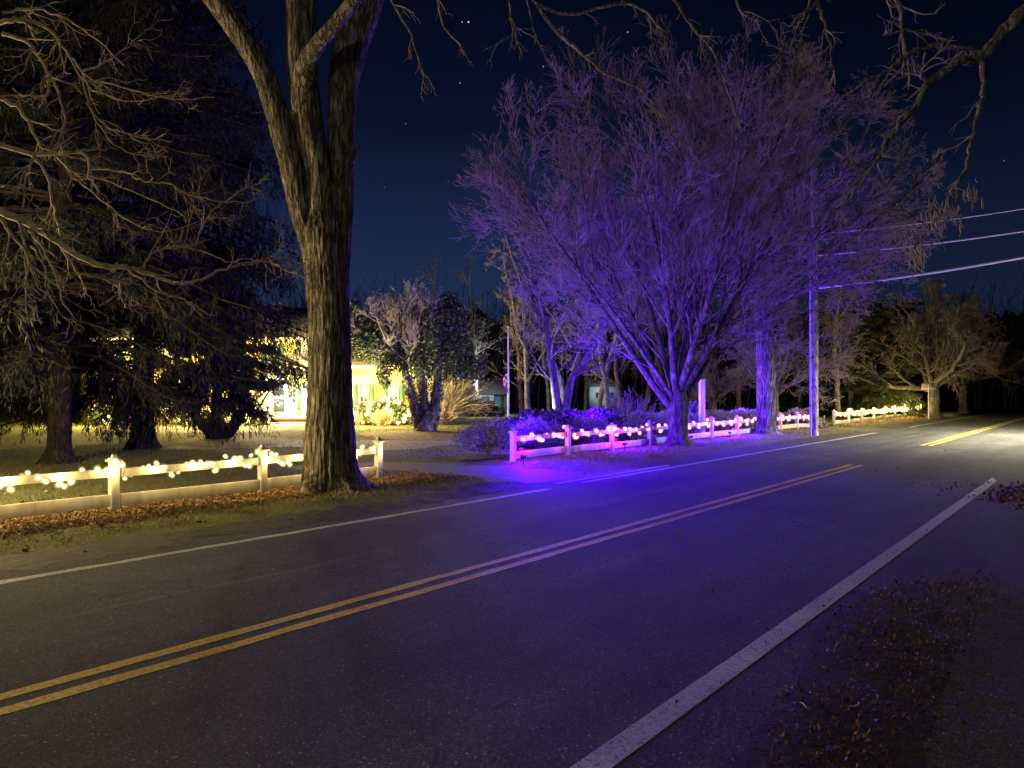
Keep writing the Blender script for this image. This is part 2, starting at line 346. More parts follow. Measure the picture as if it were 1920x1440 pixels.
def spruce(name, label, loc, rng, Ht, Rb, z0, group, m, dens=1.0, trunk_r=.3, rz=0, leafsz=.10, hang=.7, trunk=None):
    root = thing(name, label, 'spruce tree', loc, rz, group)
    t = MB()
    tp = [(0,0,-.1),(0,0,.6),(0.05,0,Ht*.3),(0,.05,Ht*.6),(0,0,Ht)] if trunk is None else trunk
    V, f = rough_tube(tp, [trunk_r*1.1, trunk_r, trunk_r*.8, trunk_r*.5, .03], 28, .06, rng, True, .12); t.add(V, f)
    t.build('trunk', M['bark_red'], root, True)
    nb = int(dens*Ht*11); z = z0+(Ht-z0)*rng.uniform(0,1,nb)**.95; rel = (z-z0)/(Ht-z0)
    L = Rb*(1-rel)**.75*rng.uniform(.7,1.12,nb)*(np.where(rel<.06,.75,1))+.25
    th = rng.uniform(0, 6.283, nb); d = np.stack([np.cos(th), np.sin(th), .15+.5*rel-.1*(rel<.3)], 1)
    s0 = np.stack([np.zeros(nb), np.zeros(nb), z], 1); K = 8
    P = grow(s0, d, L, K, rng, .05, -.1, ramp_t=False)
    # upswept tips
    P[:, -1, 2] += L*.05; P[:, -2, 2] += L*.015
    R = taper(.012+L*.008, K, .25); b = MB(); b.tubes(P, R, 4)
    m1 = 26; a1, b1, c1, e1 = spawn(P, R, L, m1, rng, .18, 1.0, (.5,1.1), (.16,.3), .5, .6)
    c1 = np.minimum(c1, 1.0)
    P1 = grow(a1, b1*np.array([1,1,.3]), c1, 4, rng, .1, -.12); R1 = taper(np.full(len(c1), .006), 4, .5)
    b.tubes(P1, R1, 3); b.build('branches', M['dark_twig'], root)
    # hanging curtains of needles
    m2 = 5; a2, b2, c2, e2 = spawn(P1, R1, c1, m2, rng, .05, 1.0, (.2,.9), (.5,.9), .8)
    hl = rng.uniform(.15, hang, len(c2))*np.clip(c1.repeat(m2)*1.4, .3, 1)
    P2 = grow(a2, b2*.5+np.array([0,0,-1.]), hl, 4, rng, .1, -.25)
    pts = []
    for (PP, k) in ((P2, 6), (P1, 8)):
        N, K3, _ = PP.shape
        for q in range(k):
            x = rng.uniform(0, K3-1.001, N); i = x.astype(int); fr = (x-i)[:, None]
            pts.append((PP[np.arange(N), i]*(1-fr)+PP[np.arange(N), i+1]*fr, nrm(PP[np.arange(N), i+1]-PP[np.arange(N), i])))
    lf = MB()
    for c, T in pts:
        N = len(c); aa = nrm(T+rng.normal(size=(N,3))*.35); bb = nrm(np.cross(aa, rng.normal(size=(N,3)))); sz = leafsz*rng.uniform(.6,1.5,(N,1))
        V = np.stack([c-aa*sz*.2, c+bb*sz*.085+aa*sz*.5, c+aa*sz*1.3, c-bb*sz*.085+aa*sz*.5], 1); lf.add(V.reshape(-1,3), np.arange(N*4).reshape(N,4))
    lf.build('foliage', m, root)
    return root
def cloud(rng, n, c, r, shell=.55, flat_bottom=True):
    d = nrm(rng.normal(size=(n,3)))
    if flat_bottom: d[:,2] = np.abs(d[:,2])*1.0-.15
    rad = rng.uniform(shell, 1, n)**.7
    w = np.array([1+.22*noise.noise(Vector(x*2.3)+Vector((c[0],c[1],0))) + .12*noise.noise(Vector(x*5.3)) for x in d])
    return np.array(c)+d*(rad*w)[:,None]*np.array(r)

# ================================================================ SETTING
rng = np.random.default_rng(11)
# ground: one large sheet, denser near the camera, slightly bumpy verges
def axis(a, b, near0, near1, step):
    far1 = [near0-3*1.6**k for k in range(14) if near0-3*1.6**k > a]; far2 = [near1+3*1.6**k for k in range(14) if near1+3*1.6**k < b]
    return np.array(sorted([a, b]+far1+far2+list(np.arange(near0, near1, step))))
sx_, ty_ = axis(-1500, 2500, -6, 70, .35), axis(-1500, 1500, -6, 22, .25)
def in_drive(s):
    return max(0.0, min(1.0, (s-10.9)/.8)) * max(0.0, min(1.0, (14.2-s)/.6)) + max(0.0, min(1.0, (s-34.8)/.8)) * max(0.0, min(1.0, (39.3-s)/.6))
def gz(s, t):
    if t < 8.4 or t > 13 or s > 70 or s < -8: return 0.0
    k = min(1, (t-8.4)/1.0)*min(1, (13-t)/1.2); k *= 1-in_drive(s)
    return k*(.055+.035*noise.noise(Vector((s*.9, t*1.4, 0)))+.012*noise.noise(Vector((s*5, t*5, 3))))
V = np.array([[s, t, gz(s, t)] for s in sx_ for t in ty_]); nS, nT = len(sx_), len(ty_)
idx = np.arange(nS*nT).reshape(nS, nT); f = np.stack([idx[:-1,:-1], idx[1:,:-1], idx[1:,1:], idx[:-1,1:]], -1).reshape(-1,4)
g = MB().add(V, f).build('ground', M['ground'], None, True); g['kind'] = 'structure'; g.rotation_euler.z = ANG
def strip(name, m, s0, s1, t0, t1, z, n=2, jit=0, seed=0, z1=None):
    mb = MB(); ss = np.linspace(s0, s1, n); r_ = np.random.default_rng(seed)
    ja, jb = r_.normal(size=n)*jit, r_.normal(size=n)*jit
    V = np.array([[(s, t0+ja[i], z), (s, t1+jb[i], z if z1 is None else z1)] for i, s in enumerate(ss)]).reshape(-1,3)
    f = np.array([(2*i, 2*i+2, 2*i+3, 2*i+1) for i in range(n-1)]); mb.add(V, f)
    o = mb.build(name, m); o['kind'] = 'structure'; o.rotation_euler.z = ANG; return o
strip('road', M['asphalt'], -40, 420, -.2, 8.32, .006, 600, .035, 3)
strip('dirt_shoulder', M['dirt2'], -20, 11.2, 8.2, 8.8, .0075, 160, .09, 31, .05)
strip('dirt_shoulder', M['dirt2'], 15.6, 35, 8.2, 8.75, .0075, 90, .09, 32, .05)
strip('dirt_shoulder', M['dirt2'], 39.5, 110, 8.2, 9.0, .0075, 150, .1, 33, .05)
strip('white_edge_line', M['white_line'], -40, 11.0, 7.76, 7.88, .0078, 200, .008, 4)
strip('white_edge_line', M['white_line'], 12.2, 34.5, 7.82, 7.94, .0078, 120, .008, 4)
strip('white_edge_line', M['white_line'], 41.0, 300, 7.82, 7.94, .0078, 200, .008, 4)
strip('driveway_edge_line', M['white_line'], 11.7, 16.3, 8.12, 8.24, .0078, 40, .01, 5)
strip('yellow_centre_line', M['yellow_line'], -40, 19.0, 4.83, 4.94, .0078, 200, .006, 6)
strip('yellow_centre_line', M['yellow_line'], -40, 19.0, 4.60, 4.71, .0078, 200, .006, 7)
strip('yellow_centre_line', M['yellow_line'], 27.2, 300, 4.83, 4.94, .0078, 200, .006, 8)
strip('yellow_centre_line', M['yellow_line'], 27.2, 300, 4.60, 4.71, .0078, 200, .006, 9)
mb = MB(); mb.add([(-40,1.80,.0078),(17.2,1.80,.0078),(17.9,1.95,.0078),(-40,1.95,.0078)], [(0,1,2,3)])
o = struct('white_edge_line', mb, M['white_line']); o.rotation_euler.z = ANG
# asphalt side area on the camera's side
side = [G(-30,-.1), G(18.0,-.1), G(20.5,-2.5), G(24,-9), G(24,-30), G(-30,-30)]
struct('side_road', poly_sheet(side[::-1], .003), M['old_asphalt'])
# soil islands beside the road
pr = np.random.default_rng(5)
patch_px = [(1150,1500),(1330,1350),(1420,1270),(1450,1180),(1560,1118),(1650,1088),(1760,1075),(1862,1078),(1872,1105),(1810,1180),(1760,1290),(1740,1400),(1700,1600),(1300,1620)]
patch = smooth_poly([gp(u+(70 if u<1700 else 0)*(v-900)/300, v) for u, v in patch_px], 3, .012, pr); struct('soil_patch', poly_sheet(patch, .0065), M['dirt'])
patch2 = smooth_poly([gp(u, v) for u, v in [(1848,942),(1862,922),(1895,908),(1960,910),(2060,925),(2050,965),(1925,958)]], 3, .01, pr)
struct('soil_patch', poly_sheet(patch2, .0065), M['dirt'])
# driveway, apron, beds
ap = [(11.4,8.3),(15.8,8.3),(14.6,9.2),(14.1,10.2),(13.6,11.5),(13.2,13.5),(11.5,15.0),(10.0,14.6),(10.9,12.4),(11.2,10.5),(11.1,9.2)]
ap = smooth_poly([G(*q) for q in ap], 3, .01, pr); struct('driveway_apron', poly_sheet(ap, .005), M['apron'])
drv = smooth_poly([gp(*q) for q in [(300,846),(560,836),(690,846),(790,842),(930,822),(1100,800),(1100,793),(925,808),(800,822),(700,826),(560,824),(300,836)]], 3)
struct('driveway', poly_sheet(drv, .004), M['gravel'])
d2 = smooth_poly([G(*q) for q in [(34.5,8.3),(40.5,8.3),(38.9,10.5),(38.5,14),(38,24),(35.5,24),(35.6,12),(35.6,10)]], 2)
struct('side_driveway', poly_sheet(d2, .005), M['apron'])
bed = smooth_poly([gp(*q) for q in [(660,812),(720,809),(800,806),(900,806),(905,812),(830,830),(700,822)]], 3, .02, pr); struct('mulch_bed', poly_sheet(bed, .009), M['mulch'])
bed = smooth_poly([gp(*q) for q in [(140,806),(300,800),(500,803),(560,806),(480,812),(300,812)]], 3, .02, pr); struct('mulch_bed', poly_sheet(bed, .009), M['mulch'])
bed = smooth_poly([gp(*q) for q in [(330,826),(420,816),(540,822),(560,830),(450,840),(340,838)]], 3, .02, pr); struct('mulch_bed', poly_sheet(bed, .012), M['mulch'])
bed = smooth_poly([gp(*q) for q in [(640,800),(700,796),(770,796),(765,804),(660,806)]], 3, .02, pr); struct('mulch_bed', poly_sheet(bed, .009), M['mulch'])
bed = smooth_poly([G(*q) for q in [(14,11.4),(36,11.4),(36,13.4),(30,14.5),(20,14.5),(14,13.6)]], 2, .02, pr); struct('mulch_bed', poly_sheet(bed, .07), M['mulch'])
walk = [(-13.2,41.2),(-10.2,41.2),(-9.2,39.4),(-11.8,38.8)]
struct('front_walk', poly_sheet([(x,y) for x,y in walk][::-1], .02), M['stone'])

# ---------------------------------------------------------------- ground cover (stuff)
def scatter(n, s0, s1, t0, t1, r_, dens=None):
    s = r_.uniform(s0, s1, n); t = r_.uniform(t0, t1, n)
    if dens: k = np.array([r_.uniform() < dens(a, b) for a, b in zip(s, t)]); s, t = s[k], t[k]
    z = np.array([gz(a, b) for a, b in zip(s, t)])
    return np.stack([DX*s-DY*t, DY*s+DX*t, z], 1)
r_ = np.random.default_rng(21)
nf = lambda a, b, f, sd: noise.noise(Vector((a*f, b*f, sd)))
dl = lambda a, b: (1-in_drive(a))*max(0, 1-abs(b-10.7)/1.0)*(.75+.8*nf(a, b, 1.5, 2))
c = scatter(60000, -2, 11.5, 9.6, 11.8, r_, dl); c[:,2] += r_.uniform(.004,.035,len(c))
mb = MB().leaves(c, 0, .03, r_, 1.5, .5, .25)
c = scatter(9000, 38.5, 66, 10, 12, r_, dl); c[:,2] += r_.uniform(.01,.04,len(c)); mb.leaves(c, 0, .07, r_, 1.4, .5, .2)
c = scatter(5000, -2, 60, 8.35, 16, r_, lambda a, b: .12+.5*max(0, nf(a,b,.8,4))); c[:,2] += .012; mb.leaves(c, 0, .05, r_, 1.4, .4, .3)
c = scatter(120, 8, 40, .5, 9, r_); c[:,2] = .014; mb.leaves(c, 0, .03, r_, 1.4, .25, .2)
tag(mb.build('fallen_leaves', M['leaf_litter']), 'orange brown fallen leaves lying along the white fences and verge', 'fallen leaves', kind='stuff')
mb = MB()
dg = lambda a, b: (1-in_drive(a))*max(0, min(1,(b-8.9+nf(a,b,1.1,7)*.7)/.9))*(.35+.9*max(0, nf(a,b,2.2,9)+.3))
c = scatter(110000, -4, 35, 8.5, 11.3, r_, dg); mb.blades(c, .07, .0045, 1.1, r_)
c = scatter(16000, 40, 75, 8.8, 11.3, r_, dg); mb.blades(c, .09, .012, 1.0, r_)
tag(mb.build('verge_grass', M['grass_dry']), 'flattened dry grass on the verge between fence and road', 'dry grass', kind='stuff')
mb = MB()
c = scatter(60000, -6, 12, 11.2, 26, r_, lambda a, b: .9 if not (a > 10.0 and b < 15) else 0); mb.blades(c, .05, .006, .8, r_)
c = scatter(26000, 14, 34, 11.6, 34, r_, lambda a, b: .6); mb.blades(c, .05, .01, .8, r_)
tag(mb.build('lawn_grass', M['grass']), 'short green lawn grass behind the white fences', 'grass', kind='stuff')
# litter on the near soil patch
def inpoly(P, q):
    x, y = q[:,0], q[:,1]; ins = np.zeros(len(q), bool); n = len(P)
    for i in range(n):
        x1, y1 = P[i]; x2, y2 = P[(i+1) % n]; c_ = ((y1 > y) != (y2 > y)) & (x < (x2-x1)*(y-y1)/(y2-y1+1e-12)+x1); ins ^= c_
    return ins
def in_patch(P, n, r_, z=.02, thr=-.1):
    q = np.stack([r_.uniform(P[:,0].min()-.15, P[:,0].max()+.15, n), r_.uniform(P[:,1].min()-.15, P[:,1].max()+.15, n)], 1)
    k = inpoly(P, q) | (r_.uniform(size=n) < .04); q = q[k]+r_.normal(size=(k.sum(),2))*.09
    k = np.array([nf(a, b, 1.6, 5)+.5*nf(a, b, 5, 1) > thr+r_.uniform(-.25,.25) for a, b in q]); q = q[k]
    return np.column_stack([q, np.full(len(q), z)])
c = in_patch(patch, 12000, r_); c[:,2] += r_.uniform(0,.03,len(c)); mb = MB().leaves(c, 0, .013, r_, 2.4, .9, .4)
c = in_patch(patch, 16000, r_, .01, -.25); mb.blades(c, .035, .0022, 1.6, r_)
c = in_patch(patch2, 5000, r_); c[:,2] += r_.uniform(0,.03,len(c)); mb.leaves(c, 0, .04, r_, 1.5, .5, .3)
tag(mb.build('leaf_litter', M['leaf_dark']), 'dark reddish leaf litter and dead grass on soil beside the road', 'leaf litter', kind='stuff')
c = in_patch(patch2, 9000, r_, .01, -.6); tag(MB().blades(c, .06, .005, .8, r_).build('grass_tufts', M['grass_dry']), 'pale dry grass tufts on the small island at the right edge', 'dry grass', kind='stuff')
for (u, v, a, L) in ((1570,1215,.9,.16),(1640,1130,.2,.12),(1505,1330,1.6,.1)):
    p = gp(u, v); d = np.array([math.cos(a), math.sin(a), 0])*L/2
    tag(MB().line([p-d+[0,0,.03], p+[0,0.01,.035], p+d+[0,0,.025]], [.006,.005,.003], 6).build('fallen_stick', M['twig_pale']),
        {1570:'short pale fallen stick lying across the leaf litter', 1640:'small stick near the far end of the leaf litter', 1505:'broken stick on the dark soil nearest the camera'}[u], 'stick')

# ================================================================ FENCES
RAIL_T, RAIL_B = .53, .15
def gauss(): return random.gauss(0, 1)
sphere = None
def bulb_mesh(r, m, n=8, k=6):
    mb = MB()
    V = [(0,0,-r*1.2)]
    for i in range(1, k):
        a = math.pi*i/k; rr = r*math.sin(a); z = -r*1.2*math.cos(a)
        for j in range(n): V.append((rr*math.cos(2*math.pi*j/n), rr*math.sin(2*math.pi*j/n), z))
    V.append((0,0,r*1.2)); q = []; t = []
    for i in range(k-2):
        for j in range(n): q.append((1+i*n+j, 1+i*n+(j+1)%n, 1+(i+1)*n+(j+1)%n, 1+(i+1)*n+j))
    for j in range(n): t.append((0, 1+(j+1)%n, 1+j)); t.append((len(V)-1, 1+(k-2)*n+j, 1+(k-2)*n+(j+1)%n))
    mb.v.append(np.array(V)); mb.f += [np.array(q), np.array(t)]; mb.n = len(V)
    o = mb.build('bulb', m, None, True); me = o.data; bpy.data.objects.remove(o); return me
def glare_shell(core, R, col, st_):  # soft emissive shell paints glare around the bulb core
    m = bpy.data.materials.new('bulb glare shell'); m.use_nodes = True; nt = m.node_tree; nt.nodes.clear()
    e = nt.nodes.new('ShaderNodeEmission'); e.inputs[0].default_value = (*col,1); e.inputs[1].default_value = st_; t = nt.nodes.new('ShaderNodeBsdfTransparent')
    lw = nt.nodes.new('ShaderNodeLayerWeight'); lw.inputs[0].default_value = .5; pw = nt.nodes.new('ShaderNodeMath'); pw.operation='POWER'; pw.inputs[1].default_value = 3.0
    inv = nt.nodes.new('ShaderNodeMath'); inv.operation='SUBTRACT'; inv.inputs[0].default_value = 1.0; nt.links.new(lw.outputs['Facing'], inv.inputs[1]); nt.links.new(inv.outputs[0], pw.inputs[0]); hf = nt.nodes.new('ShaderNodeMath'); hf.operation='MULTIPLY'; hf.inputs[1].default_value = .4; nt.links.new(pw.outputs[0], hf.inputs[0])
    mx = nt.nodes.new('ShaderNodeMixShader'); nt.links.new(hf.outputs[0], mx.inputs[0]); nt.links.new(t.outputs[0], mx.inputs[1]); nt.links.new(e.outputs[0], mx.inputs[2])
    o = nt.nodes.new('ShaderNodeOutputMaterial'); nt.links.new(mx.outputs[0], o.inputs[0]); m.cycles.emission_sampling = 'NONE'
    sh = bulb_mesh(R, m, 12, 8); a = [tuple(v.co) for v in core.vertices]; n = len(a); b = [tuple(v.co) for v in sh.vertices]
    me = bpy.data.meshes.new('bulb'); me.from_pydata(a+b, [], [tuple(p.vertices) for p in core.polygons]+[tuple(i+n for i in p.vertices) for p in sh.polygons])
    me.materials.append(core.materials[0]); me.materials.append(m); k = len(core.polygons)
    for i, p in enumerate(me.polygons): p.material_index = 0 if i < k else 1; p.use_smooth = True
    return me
BW, BP, BG = bulb_mesh(.023, M['bulb_w']), bulb_mesh(.044, M['bulb_p']), bulb_mesh(.05, M['bulb_g'])
BE = glare_shell(bulb_mesh(.065, M['bulb_g']), .1, (1,.7,.15), 1.6); BW = glare_shell(BW, .052, (1,.76,.2), 2.2); BP = glare_shell(BP, .085, (1,.15,.5), 1.4); BG = glare_shell(BG, .11, (1,.7,.15), 1.6)
def add_bulbs(root, me, pts):
    for p in pts:
        o = bpy.data.objects.new('bulb', me); C.objects.link(o); o.parent = root; o.location = p
        o.rotation_euler = (random.uniform(-1.2,1.2), random.uniform(-1.2,1.2), 0); k = random.uniform(.8,1.25); o.scale = (k,k,k)
def light(name, kind, loc, col, power, radius=.05, **kw):
    l = bpy.data.lights.new(name, kind); l.color = col; l.energy = power
    l.shadow_soft_size = radius
    for k, v in kw.items(): setattr(l, k, v)
    o = bpy.data.objects.new(name, l); C.objects.link(o); o.location = loc; return o
def fence(label, ss, t, wind0, bulb_me, nb, slabel, scat_seed, plain_end=None, amp=.05):
    base = G(ss[0], t); root = thing('rail_fence', label, 'fence', base, ANG)
    s0 = ss[0]; rr = random.Random(scat_seed)
    for i, s in enumerate(ss):
        x = s-s0; z0 = gz(s, t)-.02; mb = MB().box((x,0,z0+.355), (.115,.115,.71), 0, .985)
        p = bevel(mb.build('post', M['white'], root)); p.rotation_euler.z = 0
        cp = MB().box((x,0,z0+.725), (.17,.17,.03)).box((x,0,z0+.752), (.14,.14,.024), 0, .7).box((x,0,z0+.785), (.065,.065,.045), 0, .8)
        c_ = bevel(cp.build('cap', M['white'], p), .004)
    for i in range(len(ss)-1):
        a, b = ss[i]-s0+.058, ss[i+1]-s0-.058; za, zb = gz(ss[i], t), gz(ss[i+1], t); dz = rr.uniform(-.012,.012)
        for (zc, h_, nm) in ((RAIL_T,.115,'rail'), (RAIL_B,.17,'rail')):
            mb = MB(); hy = .02
            V = np.array([(a,-hy,za+zc-h_/2),(b,-hy,zb+zc-h_/2+dz),(b,hy,zb+zc-h_/2+dz),(a,hy,za+zc-h_/2),(a,-hy,za+zc+h_/2),(b,-hy,zb+zc+h_/2+dz),(b,hy,zb+zc+h_/2+dz),(a,hy,za+zc+h_/2)])
            mb.add(V, [(0,3,2,1),(4,5,6,7),(0,1,5,4),(1,2,6,5),(2,3,7,6),(3,0,4,7)]); bevel(mb.build(nm, M['white'], root), .004)
    lr = thing('string_lights', slabel, 'string lights', base, ANG)
    x0, x1 = wind0-s0, ss[-1]-s0
    n = nb; xs = np.linspace(x0, x1, n); pts = []; cab = []
    M_ = n*4
    for k in range(M_):
        x = x0+(x1-x0)*k/(M_-1); ph = x*9+.8*math.sin(x*2.1); s = x+s0
        near = min(abs(s-q) for q in ss); zt = RAIL_T+gz(s, t)
        y, z = .045*math.cos(ph)-.0, zt+.075*math.sin(ph)
        if near < .12: z = zt+.13+.04*math.sin(ph*2); y = .085*(1 if math.cos(ph)>0 else -1)
        cab.append((x, y, z))
        if k % 4 == 0:
            pts.append((x+rr.uniform(-.03,.03), y*1.35+rr.uniform(-.02,.02), z+rr.uniform(-.05,.04)))
    MB().line(cab, [.004]*len(cab), 5).build('cable', M['cable'], lr)
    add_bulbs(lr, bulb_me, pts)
    return root, lr
near_posts = [-2.4, .05, 2.55, 4.99, 7.35, 9.85]
def flight(name, loc, col, power, radius=.05, **kw): return light(name, 'POINT', loc, col, power, radius, **kw)
fence('white post and rail fence at the left in front of the spruces', near_posts, 10.95, 1.8, BW, 98, 'warm white bulbs wound round the near left fence rail', 1)
pur_s = [s_at(u, 11.2) for u in (962,1065,1147,1218,1281,1334,1382,1424,1463,1494,1521)]
fence('white post and rail fence bathed in violet beside the bare tree', pur_s, 11.2, pur_s[0]+.3, BP, 100, 'pink glowing bulbs strung along the violet lit fence', 2)
far_s = list(np.linspace(39.7, 61, 9))
fence('far white fence under golden bulbs past the utility pole', far_s, 11.0, far_s[0]+.5, BG, 100, 'golden bulbs crowded along the far small fence', 3)
WARM = (1,.68,.2)
for s in np.arange(1.2, 10.0, .62): flight('fence_bulb_light', G(s, 10.95-.13, .62), WARM, 10, .06)
for s in [q for q in np.arange(pur_s[0]+.6, 37, 1.25) if abs(q-21.6) > 1.1 and abs(q-29.7) > 1.1]: flight('pink_bulb_light', G(s, 11.2-.14, .62), (1,.07,.36), 14, .05)
for s in np.arange(40.5, 61.5, 1.7): flight('far_bulb_light', G(s, 10.9, .8), (1,.72,.2), 130, .08)

# ================================================================ TREES
# the old roadside tree
rt = np.random.default_rng(3)
TB = G(8.45, 10.25); YT = TB[1]
root = thing('old_maple_tree', 'massive old tree with furrowed bark and three rising stems by the near fence', 'tree', TB)
L = lambda pts, Y=YT: np.array([px(u, v, Y)-TB for u, v in pts])
def stemtube(mb, data, Y=YT, sides=72, amp=.1, flare=False, seg=.05, dy=None):
    P = np.array([px(u, v, Y+(0 if dy is None else dy*i/(len(data)-1)))-TB for i, (u, v, w) in enumerate(data)]); R = [w/2/F*Y for u, v, w in data]
    mb.add(*rough_tube(P, R, sides, amp, rt, flare, seg))
mb = MB()
stemtube(mb, [(628,940,104),(624,920,102),(620,880,98),(618,820,94),(618,740,84),(618,660,80),(617,580,80),(613,500,86),(607,450,90),(604,415,80),(601,380,62),(597,338,44),(590,300,26),(584,270,8)], sides=110, amp=.12, flare=True, seg=.035)
mb.build('trunk', M['bark_old'], root, True)
mb = MB(); stemtube(mb, [(598,520,46),(582,450,46),(564,400,44),(544,302,46),(518,213,44),(491,133,42),(460,80,42),(413,13,40),(350,-70,36),(280,-180,30)], dy=-.6); mb.build('stem', M['bark_old'], root, True)
mb = MB(); stemtube(mb, [(612,500,60),(603,400,60),(598,338,54),(584,275,56),(569,178,60),(564,111,62),(560,0,58),(556,-120,50),(560,-300,34)], dy=-.3); mb.build('stem', M['bark_old'], root, True)
mb = MB(); stemtube(mb, [(626,520,56),(634,420,56),(638,330,54),(638,249,52),(642,155,60),(653,89,66),(684,0,68),(720,-100,56),(780,-260,44)], dy=.4); mb.build('stem', M['bark_old'], root, True)
mb = MB(); stemtube(mb, [(556,280,24),(560,210,40),(566,150,42),(574,112,36),(592,82,30),(624,45,27),(664,-5,26),(720,-90,22),(820,-190,18)], Y=YT-.02, sides=40, dy=-1.5)
stemtube(mb, [(650,305,22),(663,290,14),(671,270,5)], Y=YT-.1, sides=24); mb.build('limb', M['bark_old'], root, True)
mb = MB(); tw = MB()
def pline(mb, data, Y, org, sides=7, dy=0, jit=.012, rr=None, sub=4):
    rr = rr or rt; n = len(data); P = np.array([px(u, v, Y+dy*i/(n-1))-org for i, (u, v, w) in enumerate(data)]); R = np.array([w/2/F*Y for *_, w in data])
    x = np.arange(n); xx = np.linspace(0, n-1, (n-1)*sub+1)
    Q = np.stack([np.interp(xx, x, P[:,k]) for k in range(3)], 1); rad = np.interp(xx, x, R)
    for _ in range(2): Q[1:-1] = (Q[:-2]+2*Q[1:-1]+Q[2:])/4
    Q[1:-1] += rr.normal(size=Q[1:-1].shape)*jit; mb.line(Q, rad, sides); return Q, rad
def twigs_on(tw, Q, rad, rr, n=10, L0=.5, trop=-.06, upt=.0, ang=(.4,1.0), levels=2, minr=.003):
    Lq = np.linalg.norm(np.diff(Q, axis=0), axis=1).sum()
    P, R, Ls = Q[None], rad[None], np.array([L0])
    for lv in range(levels):
        m = n if lv == 0 else 4
        a, b, c, e = spawn(P, R, Ls, m, rr, .1, 1., ang, (.5,1.2) if lv == 0 else (.4,.8), .55)
        P = grow(a, b, c, 7, rr, .16, trop); 
        if upt: P[:, -2:, 2] += (c*upt)[:, None]*np.array([.4,1])
        R = np.maximum(taper(e, 7, .35), minr); tw.tubes(P, R, 4); Ls = c
# limbs above the frame that carry the hanging branches
pline(mb, [(780,-260,40),(850,-240,30),(930,-160,22),(980,-80,14),(1005,0,9)], YT-.1, TB, dy=-1.5)
TOPB = [[(1005,0,8),(1030,40,8),(1070,80,7),(1105,110,6),(1135,137,5),(1200,160,4),(1232,200,3),(1262,250,2)],
        [(1010,5,6),(1050,22,6),(1078,25,6),(1130,8,6),(1180,2,5),(1215,18,5),(1238,48,4),(1246,92,3)],
        [(950,-60,6),(955,0,4),(960,40,4),(968,55,3),(940,75,3),(905,92,2)],
        [(985,-20,4),(1000,50,3),(1010,80,2)],[(1105,112,3),(1110,150,2),(1108,190,1.5)],
        [(812,-60,6),(820,0,5),(830,50,4),(860,75,3),(877,108,2)],
        [(720,-30,7),(745,20,5),(770,60,4),(785,110,3),(800,150,2)],
        [(1215,-60,7),(1270,0,6),(1300,50,5),(1340,90,4),(1356,140,3),(1390,240,2)],
        [(1400,-60,7),(1380,0,6),(1400,28,5),(1430,38,4),(1465,32,2)]]
pline(mb, [(930,-160,18),(1080,-190,16),(1215,-60,10)], YT-1.2, TB)
pline(mb, [(1080,-190,14),(1250,-200,12),(1400,-60,8)], YT-1.2, TB)
pline(mb, [(780,-260,20),(760,-130,12),(720,-30,8)], YT, TB); pline(mb, [(850,-240,14),(812,-60,7)], YT-.3, TB); pline(mb, [(930,-160,12),(950,-60,7)], YT-1, TB); pline(mb, [(950,-60,7),(985,-20,5)], YT-1.3, TB)
rt2 = np.random.default_rng(8)
for b in TOPB:
    Q, rad = pline(mb, b, YT-1.6, TB, 6, jit=.006); twigs_on(tw, Q, rad, rt2, 5 if len(b) > 3 else 2, .5, -.1, ang=(.4,.9))
# crown above the frame
for data in ([(280,-180,30),(150,-330,10)], [(560,-300,34),(600,-600,10)], [(820,-190,18),(1000,-420,5)]):
    Q, rad = pline(mb, data, YT-.3, TB); twigs_on(tw, Q, rad, rt2, 14, 2.5, 0, levels=2)
mb.build('branches', M['bark_grey'], root); tw.build('twigs', M['twig'], root)

# bare tree reaching in from the left
LB = np.array([-7.9, 6.6, 0.0]); rl = np.random.default_rng(31)
root = thing('bare_shade_tree', 'bare tree reaching in from the left with tangled drooping branches', 'tree', LB)
mb = MB().add(*rough_tube([(0,0,-.1),(.05,0,1.5),(.1,.1,3.2),(.3,.3,5),(.6,.6,7.5)], [.26,.24,.22,.17,.08], 40, .08, rl, True, .08)); mb.build('trunk', M['bark_grey'], root, True)
mb = MB(); tw = MB(); YL = 8.6
pl = lambda d, **k: pline(mb, [(a, b, c*.72) for a, b, c in d], YL, LB, 9, jit=.008, rr=rl, **k)
def conn(z, u, v, w):                             # from the trunk to the left frame edge
    a = np.array([.1+z*.04, .1+z*.04, z]); b = px(u, v, YL)-LB; q = np.linspace(0,1,8)[:,None]; Q = a*(1-q)+b*q+np.array([0,0,.25])*np.sin(q*3.14); mb.line(Q, np.linspace(w/F*YL*.75, w/2/F*YL, 8), 8)
conn(3.1, -60, 380, 28); conn(2.9, -60, 265, 20); conn(4.4, -60, 40, 18); conn(3.6, -60, 190, 16)
